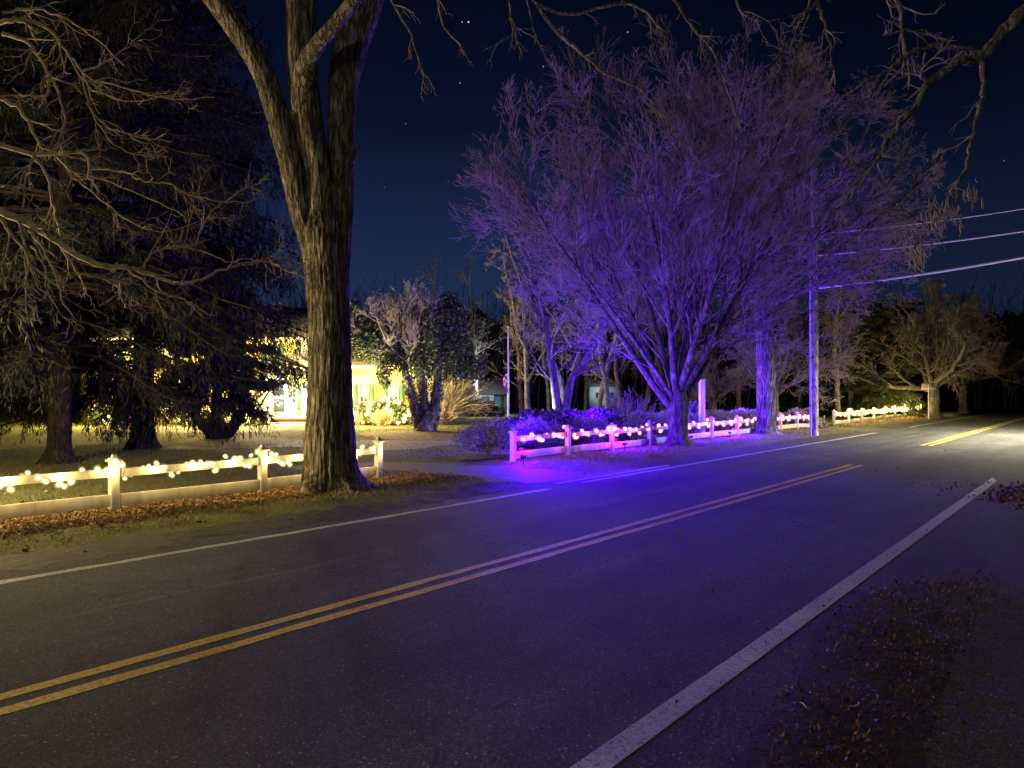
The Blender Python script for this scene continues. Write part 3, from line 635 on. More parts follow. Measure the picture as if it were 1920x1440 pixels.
BR = [
 [(-60,375,26),(0,395,22),(60,420,20),(110,455,18),(160,487,17),(200,500,15),(240,502,13),(280,512,11),(315,528,9),(350,532,8),(385,518,7),(430,500,6),(470,492,5),(505,488,4),(560,480,2)],
 [(110,455,10),(130,490,8),(150,515,7),(190,520,8),(215,532,7),(225,540,5)],
 [(225,530,6),(228,560,5),(240,580,4),(262,580,3),(268,560,2)],
 [(240,505,6),(290,545,5),(330,555,4),(360,572,3),(380,583,2)],
 [(270,505,6),(280,475,5),(310,462,5),(350,462,5),(390,475,4),(420,490,4),(460,485,3),(500,492,2)],
 [(365,460,5),(380,420,5),(400,390,4),(430,370,4),(455,352,3),(495,340,2)],
 [(505,488,3),(540,508,3),(580,525,2)],
 [(470,492,3),(520,480,3),(525,455,2)],
 [(-60,262,20),(0,270,14),(60,290,12),(120,285,9),(150,280,8),(170,305,9),(160,335,6),(180,330,6),(240,355,4),(320,390,3),(345,405,2)],
 [(170,315,7),(215,318,6),(245,325,5),(265,340,5),(320,342,4),(350,365,3),(410,378,3),(470,378,2)],
 [(60,290,9),(90,330,7),(95,380,7),(105,410,6),(110,440,4)],
 [(60,295,7),(45,340,5),(40,390,4)],
 [(120,290,7),(130,330,5),(180,365,4),(230,410,4),(300,440,3),(370,415,2)],
 [(-60,180,14),(0,178,12),(35,205,10),(60,245,8),(80,280,6)],
 [(-60,36,12),(0,38,14),(30,30,13),(50,35,12),(90,50,9),(120,90,7),(150,130,6),(165,165,5),(230,190,4),(300,178,3),(355,168,2)],
 [(0,60,12),(40,70,10),(70,100,9),(92,140,8),(88,170,6),(70,200,4)],
 [(92,140,7),(110,180,7),(120,230,6),(105,270,5),(100,300,4)],
 [(120,90,6),(150,150,5),(190,150,4),(260,170,4),(320,185,3),(400,180,2)],
 [(150,130,5),(200,115,4),(240,80,3),(262,62,2)],
 [(150,140,5),(165,200,5),(200,240,4),(260,255,3),(320,265,2)],
 [(160,190,5),(200,260,4),(250,290,3),(310,295,2)],
 [(50,430,8),(75,455,6),(100,500,5),(115,560,4),(140,600,3)],
 [(30,410,8),(45,450,6),(48,510,5),(50,560,4),(45,600,3)],
 [(55,460,5),(85,500,4),(90,555,3),(120,600,2),(140,603,2)],
 [(0,20,8),(60,10,6),(120,30,5),(180,70,4),(230,120,3)],
 [(0,410,10),(20,440,8),(48,470,6),(70,540,3)],
]
for b in BR:
    Q, rad = pl(b, dy=random.Random(b[0][0]+b[0][1]).uniform(-.5,.9)); twigs_on(tw, Q, rad, rl, 11 if len(b) > 5 else 6, .55, -.09, .22, (.4,1.0), 2, .0028)
mb.line([px(-20,450,YL)-LB, px(2,450,YL)-LB+[0,-.2,0], px(5,470,YL)-LB+[0,-.2,0]], [.05,.05,.02], 8)
mb.build('branches', M['twig_lit'], root); tw.build('twigs', M['twig_lit'], root)

# bare tree overhanging from the right
RB = np.array([8.4, 5.4, 0.0]); rr_ = np.random.default_rng(41)
root = thing('overhanging_tree', 'bare tree overhanging the road at the upper right with pale hanging seed clusters', 'tree', RB)
mb = MB().add(*rough_tube([(0,0,-.1),(0,0,1.5),(-.1,.1,3.4),(-.2,.3,6),(-.3,.5,9)], [.34,.3,.28,.2,.08], 40, .08, rr_, True, .08)); mb.build('trunk', M['bark_old'], root, True)
mb = MB(); tw = MB(); YR = 7.6
a = np.array([-.1,.1,3.9]); b = px(1985,-30,YR-.3)-RB; q = np.linspace(0,1,8)[:,None]; mb.line(a*(1-q)+b*q, np.linspace(.14,.075,8), 10)
a = np.array([-.2,.2,5.6]); b = px(1700,-160,YR)-RB; mb.line(a*(1-q)+b*q+np.array([0,0,.5])*np.sin(q*3.14), np.linspace(.09,.03,8), 8)
RBR = [[(1985,-30,28),(1920,25,26),(1882,60,22),(1850,95,20),(1838,110,18),(1800,112,16),(1775,130,14),(1755,146,14),(1738,160,11),(1715,205,10),(1680,240,9),(1665,262,8),(1655,295,7),(1620,335,5),(1590,380,3)],
 [(1742,152,9),(1728,138,7),(1722,108,6)],
 [(1842,96,12),(1800,88,9),(1744,84,9),(1709,93,9),(1690,112,9),(1669,129,7),(1629,151,4)],
 [(1842,100,10),(1848,150,9),(1845,190,8),(1830,240,7),(1822,280,7),(1808,325,7),(1785,370,6),(1760,410,6),(1735,440,5),(1715,465,4)],
 [(1650,-60,10),(1690,0,9),(1694,40,8),(1700,100,7),(1700,122,5)],
 [(1530,-60,8),(1538,0,7),(1545,40,6),(1560,70,5),(1563,125,4),(1569,156,3)],
 [(1530,-40,5),(1520,10,5),(1500,45,3),(1484,56,2)],
 [(1563,128,3),(1545,128,3),(1530,120,2)],
 [(1655,295,4),(1625,312,5),(1600,310,5),(1585,295,4),(1555,298,3)],
 [(1620,335,4),(1590,345,3),(1560,335,2)],
 [(1700,50,5),(1730,55,4),(1752,58,3)],[(1700,55,5),(1680,62,4),(1660,62,3)],
 [(1735,420,4),(1715,410,4),(1690,385,3),(1660,360,2)],
 [(1600,375,3),(1560,400,3),(1530,430,2),(1480,440,1.5)],
 [(1560,-40,5),(1500,60,3),(1460,110,2),(1440,150,1.5)]]
mb.line([px(1700,-160,YR)-RB, px(1650,-60,YR)-RB], [.03,.022], 6); mb.line([px(1700,-160,YR)-RB, px(1600,-140,YR)-RB, px(1530,-60,YR)-RB], [.03,.022,.018], 6)
mb.line([px(1600,-140,YR)-RB, px(1560,-40,YR)-RB], [.02,.012], 6)
tips = []
for b in RBR:
    Q, rad = pline(mb, b, YR, RB, 8, jit=.01, rr=rr_); twigs_on(tw, Q, rad, rr_, 7 if len(b) > 6 else 4, .45, -.06, .1, (.4,1.1), 2, .0022)
mb.build('branches', M['bark_grey'], root); tw.build('twigs', M['twig'], root)
sd = MB()
for (u, v, n, sp) in ((1825,362,26,16),(1752,405,30,20),(1768,385,26,22),(1722,470,44,18),(1800,395,18,18),(1700,430,16,20)):
    sd = MB()
    for k in range(n):
        p = px(u+rr_.normal()*sp*.6, v+rr_.normal()*sp*.8, YR+rr_.normal()*.08)-RB; hl = rr_.uniform(.05,.13)
        Q = np.array([p, p+[rr_.normal()*.01,0,-hl*.5], p+[rr_.normal()*.02,0,-hl]]); sd.tubes(Q[None], np.array([[.003,.006,.003]]), 4)
    sd.build('seed_cluster', M['twig_pale'], root)

# violet-lit bare tree: low fork and wide dome of twigs
r1 = np.random.default_rng(51); T1 = G(21.6, 10.55)
n = 9; s0, d, Ls, R = fan_stems(n, (0,0,1.35), r1, .05, .7, 9.8, .115)
s0b = np.array([[-.1,0,1.1],[.1,0,1.2],[-.1,.1,1.0]]); db = nrm(np.array([[-.9,-.1,1.1],[.8,.3,1.1],[-.6,.5,1.2]]))
stems = (np.vstack([s0, s0b]), np.vstack([d, db]), np.concatenate([Ls, [8.6,8.0,7.5]]), np.concatenate([R, [.12,.11,.1]]))
bare_tree('vase_shaped_tree', 'wide bare tree with low fork and dome of fine twigs in violet light', 'tree', T1, r1, stems,
    [(12,(.3,.8),(.38,.7),.45,9,.04,.07),(8,(.3,.75),(.4,.7),.5,7,.04,.09),(7,(.3,.8),(.4,.7),.6,5,.04,.1),(3,(.3,.75),(.4,.8),.7,4,.04,.1)],
    ((-.6,0,5.2),(6.9,6.2,8.2)), M['bark_smooth'], M['twig'], [(0,0,-.1),(0,0,.3),(.02,0,.8),(.02,0,1.25),(.05,0,1.7)], [.38,.34,.31,.36,.22], minr=.0055, wander=.05, trop=.02)
# tall straight-trunked tree beside it
r2 = np.random.default_rng(52); T2 = G(29.7, 10.75)
s0, d, Ls, R = fan_stems(10, (0,0,5.6), r2, .1, 1.0, 9.0, .19)
s0x, dx, Lx, Rx = fan_stems(6, (0,0,5.2), r2, .9, 1.35, 7.0, .1)
stems = (np.vstack([s0, s0x]), np.vstack([d, dx]), np.concatenate([Ls, Lx]), np.concatenate([R, Rx]))
bare_tree('tall_shade_tree', 'tall straight trunk between violet fence and pole, violet one side, tan the other', 'tree', T2, r2, stems,
    [(8,(.25,.75),(.45,.65),.5,8,.0,.08),(8,(.3,.8),(.4,.65),.5,6,.0,.1),(8,(.3,.8),(.35,.6),.6,5,.0,.12),(3,(.3,.8),(.4,.7),.7,4,.0,.12)],
    ((.3,0,8.6),(6.8,5,6.6)), M['bark_old'], M['twig'], [(0,0,-.1),(0,0,.5),(0,0,2.5),(-.1,0,4.6),(-.05,0,6.2)], [.44,.40,.37,.36,.26], minr=.0055, wander=.08, trop=.0)
# twin-stemmed tree behind the shrubs
r3 = np.random.default_rng(53); T3 = px(1052,700,30); T3[2] = 0
stems = (np.array([[-.05,0,.4],[.1,0,.4],[0.2,0,2.6],[-.2,0,3.2]]), nrm(np.array([[-.04,0,1.],[.3,0,1.],[.6,.2,1],[-.5,0,1.]])), np.array([7.5,7.5,4.,4.]), np.array([.19,.17,.08,.08]))
bare_tree('twin_stem_tree', 'slender tree with two violet stems in a V behind the shrubs', 'tree', T3, r3, stems,
    [(8,(.4,.9),(.3,.5),.45,7,.04,.12),(7,(.4,.9),(.35,.6),.5,5,.02,.15),(6,(.4,.9),(.4,.6),.6,4,.02,.16)], ((0,0,6),(3.5,3,5)), M['bark_smooth'], M['twig'],
    [(0,0,-.1),(0,0,.3),(.02,0,.7)], [.3,.24,.22], minr=.007)
# low spreading tree behind the tall trunk
r4 = np.random.default_rng(54); T4 = px(1452,700,40); T4[2] = 0
s0, d, Ls, R = fan_stems(9, (0,0,1.6), r4, .4, 1.35, 4.6, .12)
bare_tree('spreading_orchard_tree', 'low spreading bare tree with long level limbs behind the tall trunk', 'tree', T4, r4, (s0,d,Ls,R),
    [(9,(.4,1.),(.4,.7),.5,7,.05,.16),(8,(.4,1.),(.4,.7),.5,6,.03,.18),(7,(.4,1.),(.4,.7),.6,4,.0,.2)], ((0,0,3.2),(5.4,4,3.6)), M['bark_grey'], M['twig'],
    [(0,0,-.1),(0,0,.4),(0,0,1.2),(0,0,1.9)], [.3,.24,.22,.18], minr=.008)
s_ = copy_tree(bpy.data.objects['spreading_orchard_tree'], (px(1340,700,44)[0], 44, 0), 2.1, .62, 'small bare tree left of the tall violet trunk')
# multi-stem tree at the far right by the sign
r5 = np.random.default_rng(55); T5 = px(1752,700,50); T5[2] = 0
s0, d, Ls, R = fan_stems(9, (0,0,1.8), r5, .25, 1.3, 7.0, .2)
R5 = bare_tree('roadside_tree', 'forked bare tree behind the street sign past the golden fence', 'tree', T5, r5, (s0,d,Ls,R),
    [(9,(.35,.9),(.4,.65),.5,7,.02,.12),(9,(.35,.9),(.4,.65),.5,5,.0,.14),(8,(.35,.9),(.4,.6),.6,4,-.01,.16)], ((0,0,4.4),(6.4,5,4.8)), M['bark_grey'], M['twig'],
    [(0,0,-.1),(0,0,.5),(.05,0,1.3),(.05,0,2.1)], [.42,.34,.33,.25], minr=.011)
copy_tree(R5, (px(1806,700,60)[0], 60, 0), 1.3, (1.0,1.0,1.05), 'thicker bare tree just right of the forked tree by the sign')
copy_tree(R5, (px(1925,700,85)[0], 85, 0), 2.9, 1.15, 'pale trunked tree at the right edge beside the far road')
# pale trunks in the woods
rw = np.random.default_rng(56); woods = []
for k, (lean, hh) in enumerate(((.05,9.5),(-.08,8.5),(.16,8))):
    stems = (np.array([[0,0,.2],[0,0,2.2+.4*k],[0,0,3.6]]), nrm(np.array([[lean,0,1.],[lean+.45,.1,1.],[lean-.6,0,1]])), np.array([hh,hh*.5,hh*.4]), np.array([.15,.08,.07]))
    if k == 0: loc = px(990,700,38)
    elif k == 1: loc = px(1072,700,33)
    else: loc = px(1140,700,36)
    loc[2] = 0
    woods.append(bare_tree('woodland_tree', ['pale slender trunk standing just right of the flagpole', 'pale trunk right of the violet twin stems', 'forked pale trunk left of the wide violet tree'][k], 'tree', loc, rw, stems,
      [(9,(.5,1.1),(.25,.42),.45,6,.02,.18),(7,(.4,1.),(.4,.7),.5,5,.0,.2),(6,(.4,1.),(.4,.7),.6,4,.0,.2)], ((0,0,6),(3,2.6,5)), M['bark_grey'], M['twig'], minr=.008, group='trees in the woods behind the flagpole'))
for k, (u, Y, rz, sc, lb) in enumerate(((978,44,1,1.0,'thin pale trunk immediately left of the pale trunk by the flagpole'),(1118,40,2.2,1.05,'straight thin trunk above the second evergreen shrub'),
    (1165,42,.4,.9,'pale trunk seen through the left limbs of the wide violet tree'),(895,56,1.7,1.1,'thin tree rising behind the small blue house'),(1205,47,3.5,1.1,'slim trunk behind the fork of the wide violet tree'),
    (1300,52,4.2,1.15,'tall thin tree behind the white square post'),(1385,56,5,1.2,'tall thin tree left behind the tall violet trunk'),(1572,48,.9,1.25,'straight brown trunk between pole and young conifer'),
    (1596,54,2.4,1.2,'faint trunk right of the straight brown trunk'),(820,60,2.0,1.15,'bare tree over the dark ivy mass'),(735,62,3.0,1.0,'small bare top showing above the ivy covered tree'),(1030,58,.2,1.2,'faint tall trunk between flagpole and twin stems'),
    (1500,60,1.2,1.2,'faint bare tree left behind the utility pole'),(540,52,2.2,.9,'bare tree behind the yellow house roof'),(1240,60,5.5,1.3,'faint woodland tree behind the violet trunk fork'),(1098,62,4.4,1.2,'faint woodland tree above the distant pale house'))):
    copy_tree(woods[k % 3], (px(u,700,Y)[0], Y, 0), rz, sc, lb, 'trees in the woods behind the flagpole')
# far wood as one mass
rf = np.random.default_rng(57); mb = MB()
N = 90000; th = rf.uniform(-.75, .78, N); Yd = rf.uniform(78, 100, N); X = np.tan(th)*Yd
hmax = np.array([9.5+3.2*noise.noise(Vector((x*.07,1,0)))+2.2*noise.noise(Vector((x*.4,5,0))) for x in X])
z = rf.uniform(0,1,N)**.8*hmax; mb.leaves(np.stack([X,Yd,z],1), 0, .55, rf, 2.2)
tag(mb.build('distant_woods', noisy('distant woods', (.02,.022,.02), (.05,.05,.045), .3, bs=0)), 'dark mass of far woods behind the houses', 'woods', kind='stuff')
mb = MB(); n = 1500; X = rf.uniform(-75, 85, n); Yw = rf.uniform(74, 92, n)
P = grow(np.stack([X,Yw,np.zeros(n)],1), rf.normal(size=(n,3))*.1+np.array([0,0,1]), rf.uniform(7,13.5,n), 6, rf, .06, .0); R = taper(rf.uniform(.05,.16,n), 6, .2); mb.tubes(P, R, 3)
a, b, c, e = spawn(P, R, np.full(n, 5.), 9, rf, .35, 1, (.4,.9), (.3,.8), .5); P2 = grow(a, b, c, 4, rf, .12, .05); mb.tubes(P2, np.maximum(taper(e,4,.3),.02), 3)
tag(mb.build('far_tree_line', M['twig_dark']), 'bare trunks and branches of the far tree line', 'woods', kind='stuff')

# spruces
rs = np.random.default_rng(61)
gsp = 'big dark spruces left of the house'
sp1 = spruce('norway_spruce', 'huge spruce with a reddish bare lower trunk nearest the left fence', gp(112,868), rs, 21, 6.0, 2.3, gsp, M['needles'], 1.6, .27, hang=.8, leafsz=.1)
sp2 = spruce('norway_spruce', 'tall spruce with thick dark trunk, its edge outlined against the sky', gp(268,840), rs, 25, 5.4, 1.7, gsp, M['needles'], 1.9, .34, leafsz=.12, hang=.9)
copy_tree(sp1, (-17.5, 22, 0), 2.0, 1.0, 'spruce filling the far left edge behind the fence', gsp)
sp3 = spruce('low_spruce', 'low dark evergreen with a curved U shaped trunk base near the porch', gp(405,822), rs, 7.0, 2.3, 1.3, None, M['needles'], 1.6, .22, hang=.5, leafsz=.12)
mb = MB(); mb.add(*rough_tube([(.1,0,-.05),(.5,0,.25),(.95,0,.9),(1.2,0,2.2)], [.3,.24,.18,.1], 20, .05, rs, False, .08)); mb.add(*rough_tube([(.1,0,-.05),(-.35,0,.35),(-.9,0,1.0),(-1.4,0,1.8)], [.26,.2,.15,.08], 20, .05, rs, False, .08)); mb.build('trunk', M['bark_red'], sp3, True)
sp4 = spruce('yard_conifer', 'young open conifer lit yellow green behind the far fence', px(1652,735,52)*[1,1,0], rs, 7.4, 3.6, .6, None, M['needles_y'], 1.4, .12, hang=.25, leafsz=.13)
sp4['category'] = 'conifer'
copy_tree(sp4, (px(1600,735,58)[0], 58, 0), 1.5, .9, 'dimmer conifer behind the lit young conifer'); copy_tree(sp4, (px(1520,735,62)[0], 62, 0), 2.5, 1.0, 'dark conifer behind the utility pole')

# ivy covered clump by the drive
ri = np.random.default_rng(71); IB = gp(790,808)
root = thing('ivy_covered_tree', 'dark ivy wrapped tree with several stems beside the yellow house', 'tree', IB); kI = IB[1]/F
mb = MB(); stemsI = [([(0,0,-.1),(-.25,0,.9),(-.55,0,2.0),(-.9,0,3.2)], .22), ([(.1,.1,-.1),(.15,0,1.1),(.0,0,2.3),(-.1,0,4)], .2), ([(.35,0,-.1),(.6,0,1.0),(.7,0,2.2),(.9,0,4.2)], .25), ([(.15,-.1,-.1),(.3,0,.5),(.3,0,.9)], .4)]
for P, r in stemsI: mb.add(*rough_tube(P, np.linspace(r*1.2, r*.6, len(P)), 16, .06, ri, False, .12))
mb.build('trunk', M['bark_smooth'], root, True)
iv = MB()
for P, r in stemsI[:3]:
    P = np.array(P); x = ri.uniform(0, len(P)-1.01, 1500); i = x.astype(int); q = P[i]*(1-(x-i))[:,None]+P[i+1]*(x-i)[:,None]; iv.leaves(q+nrm(ri.normal(size=q.shape))*(r*1.15), 0, .07, ri, 1.2)
for (u, v, rx, rz, n, dy) in ((690,630,40,50,4200,0),(735,655,45,50,3500,.4),(790,660,45,55,4000,0),(845,640,38,85,6500,.3),(840,590,34,45,3000,0),(720,705,14,30,900,-.3),(810,620,20,50,1500,-.8),(665,600,18,40,1000,0),(880,690,40,28,2500,.6),(770,600,50,50,2200,.6)):
    c = px(u, v, IB[1]+dy)-IB; iv.leaves(cloud(ri, n, c, (rx*kI, 1.0, rz*kI), .2, False), 0, .085, ri, 1.2)
iv.build('ivy', M['ivy'], root)
mb = MB(); s0, d, Ls, R = fan_stems(12, (-.6,0,2.8), ri, .2, 1.0, 3.4, .06); P = grow(s0, d, Ls, 7, ri, .12, .06); R = taper(R, 7, .3); mb.tubes(P, R, 4)
for m_ in (9, 9, 5):
    a, b, c, e = spawn(P, R, Ls, m_, ri, .2, 1., (.4,1.), (.4,.6), .6); P = grow(a, b, c, 5, ri, .15, .1); R = np.maximum(taper(e, 5, .4), .007); mb.tubes(P, R, 3); Ls = c
mb.build('twigs', M['twig_pale'], root)
gl = gp(648, 812); root = thing('unseen_spotlight', 'small unseen spotlight added on the lawn to brighten the ivy tree', 'spotlight', gl)  # unseen spotlight, added to brighten the ivy crown
MB().line([(0,0,0),(0,0,.25)], [.015,.015], 6).build('stake', M['dark'], root); MB().line([(-.03,0,.24),(.06,.02,.36)], [.05,.06], 10).build('housing', M['dark'], root)
o = light('spot_fill', 'SPOT', gl+[.15,.1,.45], (1,.8,.45), 2200, .12, spot_size=math.radians(75), spot_blend=.5); o.rotation_euler = Vector((2.6, 1.6, 5.2)).to_track_quat('-Z','Y').to_euler()
# arching bare bush
rb = np.random.default_rng(72)
def fan_bush(name, label, loc, n, L, m, r, spread=(.1,1.2), droop=-.08, group=None, cat='bush', dirx=0, minr=.006, kids=5):
    root = thing(name, label, cat, loc, 0, group); th = r.uniform(0, 6.283, n); al = r.uniform(*spread, n)
    d = np.stack([np.sin(al)*np.cos(th)+dirx, np.sin(al)*np.sin(th), np.cos(al)], 1); Ls = L*r.uniform(.6,1.1,n)
    P = grow(np.stack([r.normal(size=n)*.12, r.normal(size=n)*.12, np.zeros(n)],1), d, Ls, 9, r, .05, droop); R = taper(np.full(n,.014), 9, .4); R = np.maximum(R, minr)
    mb = MB().tubes(P, R, 4); a, b, c, e = spawn(P, R, Ls, kids, r, .3, 1, (.3,.8), (.15,.35), .7); mb.tubes(grow(a,b,c,4,r,.12,droop), np.maximum(taper(e,4,.5),minr*.8), 3)
    mb.build('stems', m, root); return root
fan_bush('arching_shrub', 'large arching bare bush leaning right beside the ivy tree', px(828,735,42)*[1,1,0], 150, 3.4, M['twig_pale'], rb, (.1,1.0), -.05, dirx=.45, minr=.014)
o = fan_bush('dry_shrub', 'round tan shrub at the foot of the arching bush', px(828,735,40)*[1,1,0], 170, 1.2, M['drygrass'], rb, (.2,1.4), 0, minr=.012)
fan_bush('ornamental_grass', 'upright pale grass clump between ivy trunk and arching bush', px(822,735,41)*[1,1,0], 90, 2.3, M['twig_pale'], rb, (.02,.25), 0, minr=.012, kids=1, cat='ornamental grass')

# evergreen shrubs and the hedge behind the violet fence
rh = np.random.default_rng(81)
def leafy(name, label, c, r, n, m, leaf=.09, cat='shrub', group=None, stems=14):
    loc = np.array([c[0], c[1], 0]); root = thing(name, label, cat, loc, 0, group)
    lf = MB().leaves(cloud(rh, n, (0,0,r[2]*.12), r, .55), 0, leaf, rh, 2.0); 
    sh = MB(); th = rh.uniform(0,6.283,stems); al = rh.uniform(.1,.9,stems); d = np.stack([np.sin(al)*np.cos(th), np.sin(al)*np.sin(th), np.cos(al)],1)
    sh.tubes(grow(np.zeros((stems,3)), d, np.full(stems, r[2]*.95), 5, rh, .08), taper(np.full(stems,.016),5,.5), 4)
    sh.build('stems', M['twig'], root); lf.build('foliage', m, root); return root
def at(u, Y): return np.array([(u-960)/F*Y, Y, 0])
leafy('rhododendron', 'big dark rounded evergreen shrub beside the first violet fence post', at(1000,23.6), (1.35,1.2,1.2), 9000, M['rhodo'], .07)
leafy('rhododendron', 'evergreen shrub bulging at the back of the first dark shrub', at(1050,25.5), (1.1,1.1,1.15), 6500, M['rhodo'], .07)
leafy('rhododendron', 'second dark evergreen mound below the straight thin trunk', at(1120,26), (1.25,1.1,1.2), 8000, M['rhodo'], .07)
leafy('rhododendron', 'leafy edge shrub at the left end of the violet planting', at(951,22.6), (.45,.6,.85), 2500, M['rhodo'], .06)
fan_bush('twiggy_shrub', 'tall twiggy bush left of the violet tree trunk', at(1185,27.5), 70, 1.7, M['twig_dark'], rh, (.1,.9), .02, minr=.008)
fan_bush('twiggy_shrub', 'tan twiggy clump at the left foot of the dark evergreens', at(940,25), 60, .9, M['drygrass'], rh, (.1,.9), .02, minr=.008)
gh = 'fine twigged shrubs in a row behind the violet fence'
hs = [15.5,17.9,20.2,22.7,25.2,27.7,30.3,33.1,35.4]
hl = ['first low violet shrub behind the leftmost fence bay','violet shrub behind the second fence bay','violet shrub behind the third fence bay','violet shrub just right of the violet tree trunk','violet shrub left of the white square post',
      'violet shrub right of the white square post','violet shrub left of the tall trunk','violet shrub right of the tall trunk','last violet shrub beside the utility pole']
for k, s in enumerate(hs):
    p = G(s, 12.95+.15*(k % 2)); root = thing('low_shrub', hl[k], 'shrub', p, 0, gh); n = 46
    th = rh.uniform(0,6.283,n); al = rh.uniform(.05,1.0,n); d = np.stack([np.sin(al)*np.cos(th), np.sin(al)*np.sin(th), np.cos(al)],1)
    P = grow(np.zeros((n,3))+[0,0,.05], d, rh.uniform(.6,1.0,n), 6, rh, .07, .02); R = taper(np.full(n,.009),6,.5); mb = MB().tubes(P, R, 3)
    a, b, c, e = spawn(P, R, np.full(n,.5), 9, rh, .4, 1, (.3,.9), (.3,.7), .7); P2 = grow(a,b,c,4,rh,.12,.03); mb.tubes(P2, np.maximum(taper(e,4,.5),.003), 3); mb.build('stems', M['twig_pale'], root)
    MB().leaves(cloud(rh, 5200, (0,0,.5), (.95,.75,.42), .4, False), 0, .035, rh, 1.5).build('foliage', M['shrub'], root)
for k, (u, Y, w, lb) in enumerate(((1260,33,1.6,'clipped hedge mound behind the violet tree trunk'),(1330,34,1.7,'clipped hedge mound behind the white square post'),(1395,35,1.6,'clipped hedge mound left of the tall violet trunk'),(1497,37,1.3,'clipped hedge mound between tall trunk and utility pole'),(1200,31,1.4,'low hedge mound left of the violet tree trunk'))):
    leafy('hedge', lb, at(u, Y), (w,1.0,.95), 5200, M['shrub'], .06, 'hedge', 'hedge mounds behind the violet fence')
leafy('round_bush', 'small round violet bush with reddish underside left of the square post', at(1296,31), (.5,.5,1.35), 2600, M['shrub'], .05)
leafy('foundation_shrub', 'dark clipped bush under the window of the small blue house', px(872,735,55)*[1,1,0], (1.1,.8,1.25), 3000, M['rhodo'], .1)
leafy('foundation_shrub', 'wide dark bush beside the teal door of the small house', px(905,735,54)*[1,1,0], (1.5,.8,1.1), 3500, M['rhodo'], .1)

# ================================================================ BUILDINGS
YH = 42.0; kH = YH/F
hx = lambda u: (u-960)*kH
hz = lambda v: H-(v-HY)*kH
root = thing('yellow_house', 'yellow clapboard house with green shutters and white gabled porch', 'house', (hx(420), YH, 0))
O = np.array([hx(420), YH, 0])
xl, xm, xr = hx(150)-O[0], hx(640)-O[0], hx(772)-O[0]
mb = MB().box(((xl+xm)/2, 4, 2.35), (xm-xl, 8, 4.7)).box(((xm+xr)/2+.01, 3.5, 1.6), (xr-xm, 6.6, 3.2)); mb.build('wall', M['siding'], root)
def gable(x0, x1, y0, y1, ze, zr, ov=.35, th=.14):
    ym = (y0+y1)/2; mb = MB(); a = (zr-ze)/(ym-y0)
    V = np.array([(x0-ov,y0-ov,ze-a*ov),(x1+ov,y0-ov,ze-a*ov),(x1+ov,ym,zr),(x0-ov,ym,zr),(x1+ov,y1+ov,ze-a*ov),(x0-ov,y1+ov,ze-a*ov)]); W = V+[0,0,th]
    mb.add(np.vstack([V,W]), [(0,1,2,3),(3,2,4,5),(6,9,8,7),(9,11,10,8),(0,6,7,1),(4,10,11,5),(0,3,9,6),(3,5,11,9),(1,7,8,2),(2,8,10,4)]); return mb
rf_ = gable(xl, xm, 0, 8, 4.72, 6.6).build('roof', M['shingle'], root)
ch = MB().box((xl+6, 4, 6.9), (.9,.7,1.6)).build('chimney', M['brick'], rf_)
gable(xm+.36, xr, .3, 6.8, 3.24, 4.6).build('roof', M['shingle'], root)
MB().box(((xl+xm)/2, -.3, 4.6), (xm-xl+.7, .06, .2)).box(((xm+xr)/2+.2, -.03, 3.08), (xr-xm+.3, .06, .2)).box((xr-.06,-.02,1.5),(.14,.05,3.0)).build('fascia', M['white'], root)
def window(u0, u1, v0, v1, shut=True, grid=(2,4), y=-.03, cur=True):
    x0, x1, z0, z1 = hx(u0)-O[0], hx(u1)-O[0], hz(v1), hz(v0); cx, cz = (x0+x1)/2, (z0+z1)/2; w, h = x1-x0, z1-z0
    mb = MB().box((x0+.04,y-.03,cz),(.08,.08,h)).box((x1-.04,y-.03,cz),(.08,.08,h)).box((cx,y-.035,z1+.03),(w+.06,.09,.1)).box((cx,y-.045,z0-.02),(w+.12,.12,.09)).box((cx,y-.03,cz),(w-.16,.07,.06))
    for i in range(1, grid[0]): mb.box((x0+w*i/grid[0],y-.02,cz),(.025,.04,h))
    for j in range(1, grid[1]): mb.box((cx,y-.022,z0+h*j/grid[1]),(w-.16,.04,.025))
    fr = mb.build('window', M['white'], root)
    MB().box((cx,y,cz),(w-.1,.03,h-.02)).build('pane', M['glass'], fr)
    if cur: MB().box((cx,y-.017,cz+h*.24),(w*.55,.006,h*.42)).build('curtain', M['curtain'], fr)
    if shut:
        for sx in (x0-.17, x1+.17):
            s = MB().box((sx,y-.01,cz),(.28,.05,h+.1)); 
            for q in np.arange(z0+.1, z1-.05, .09): s.box((sx,y-.04,q),(.2,.02,.05))
            s.build('shutter', M['shutter'], root)
window(673,692,721,764); window(729,748,721,764); window(566,590,722,766); window(566,590,646,690); window(500,522,646,690); window(400,424,646,690); window(300,324,646,690); window(200,224,646,690); window(200,224,722,766); window(300,324,722,766)
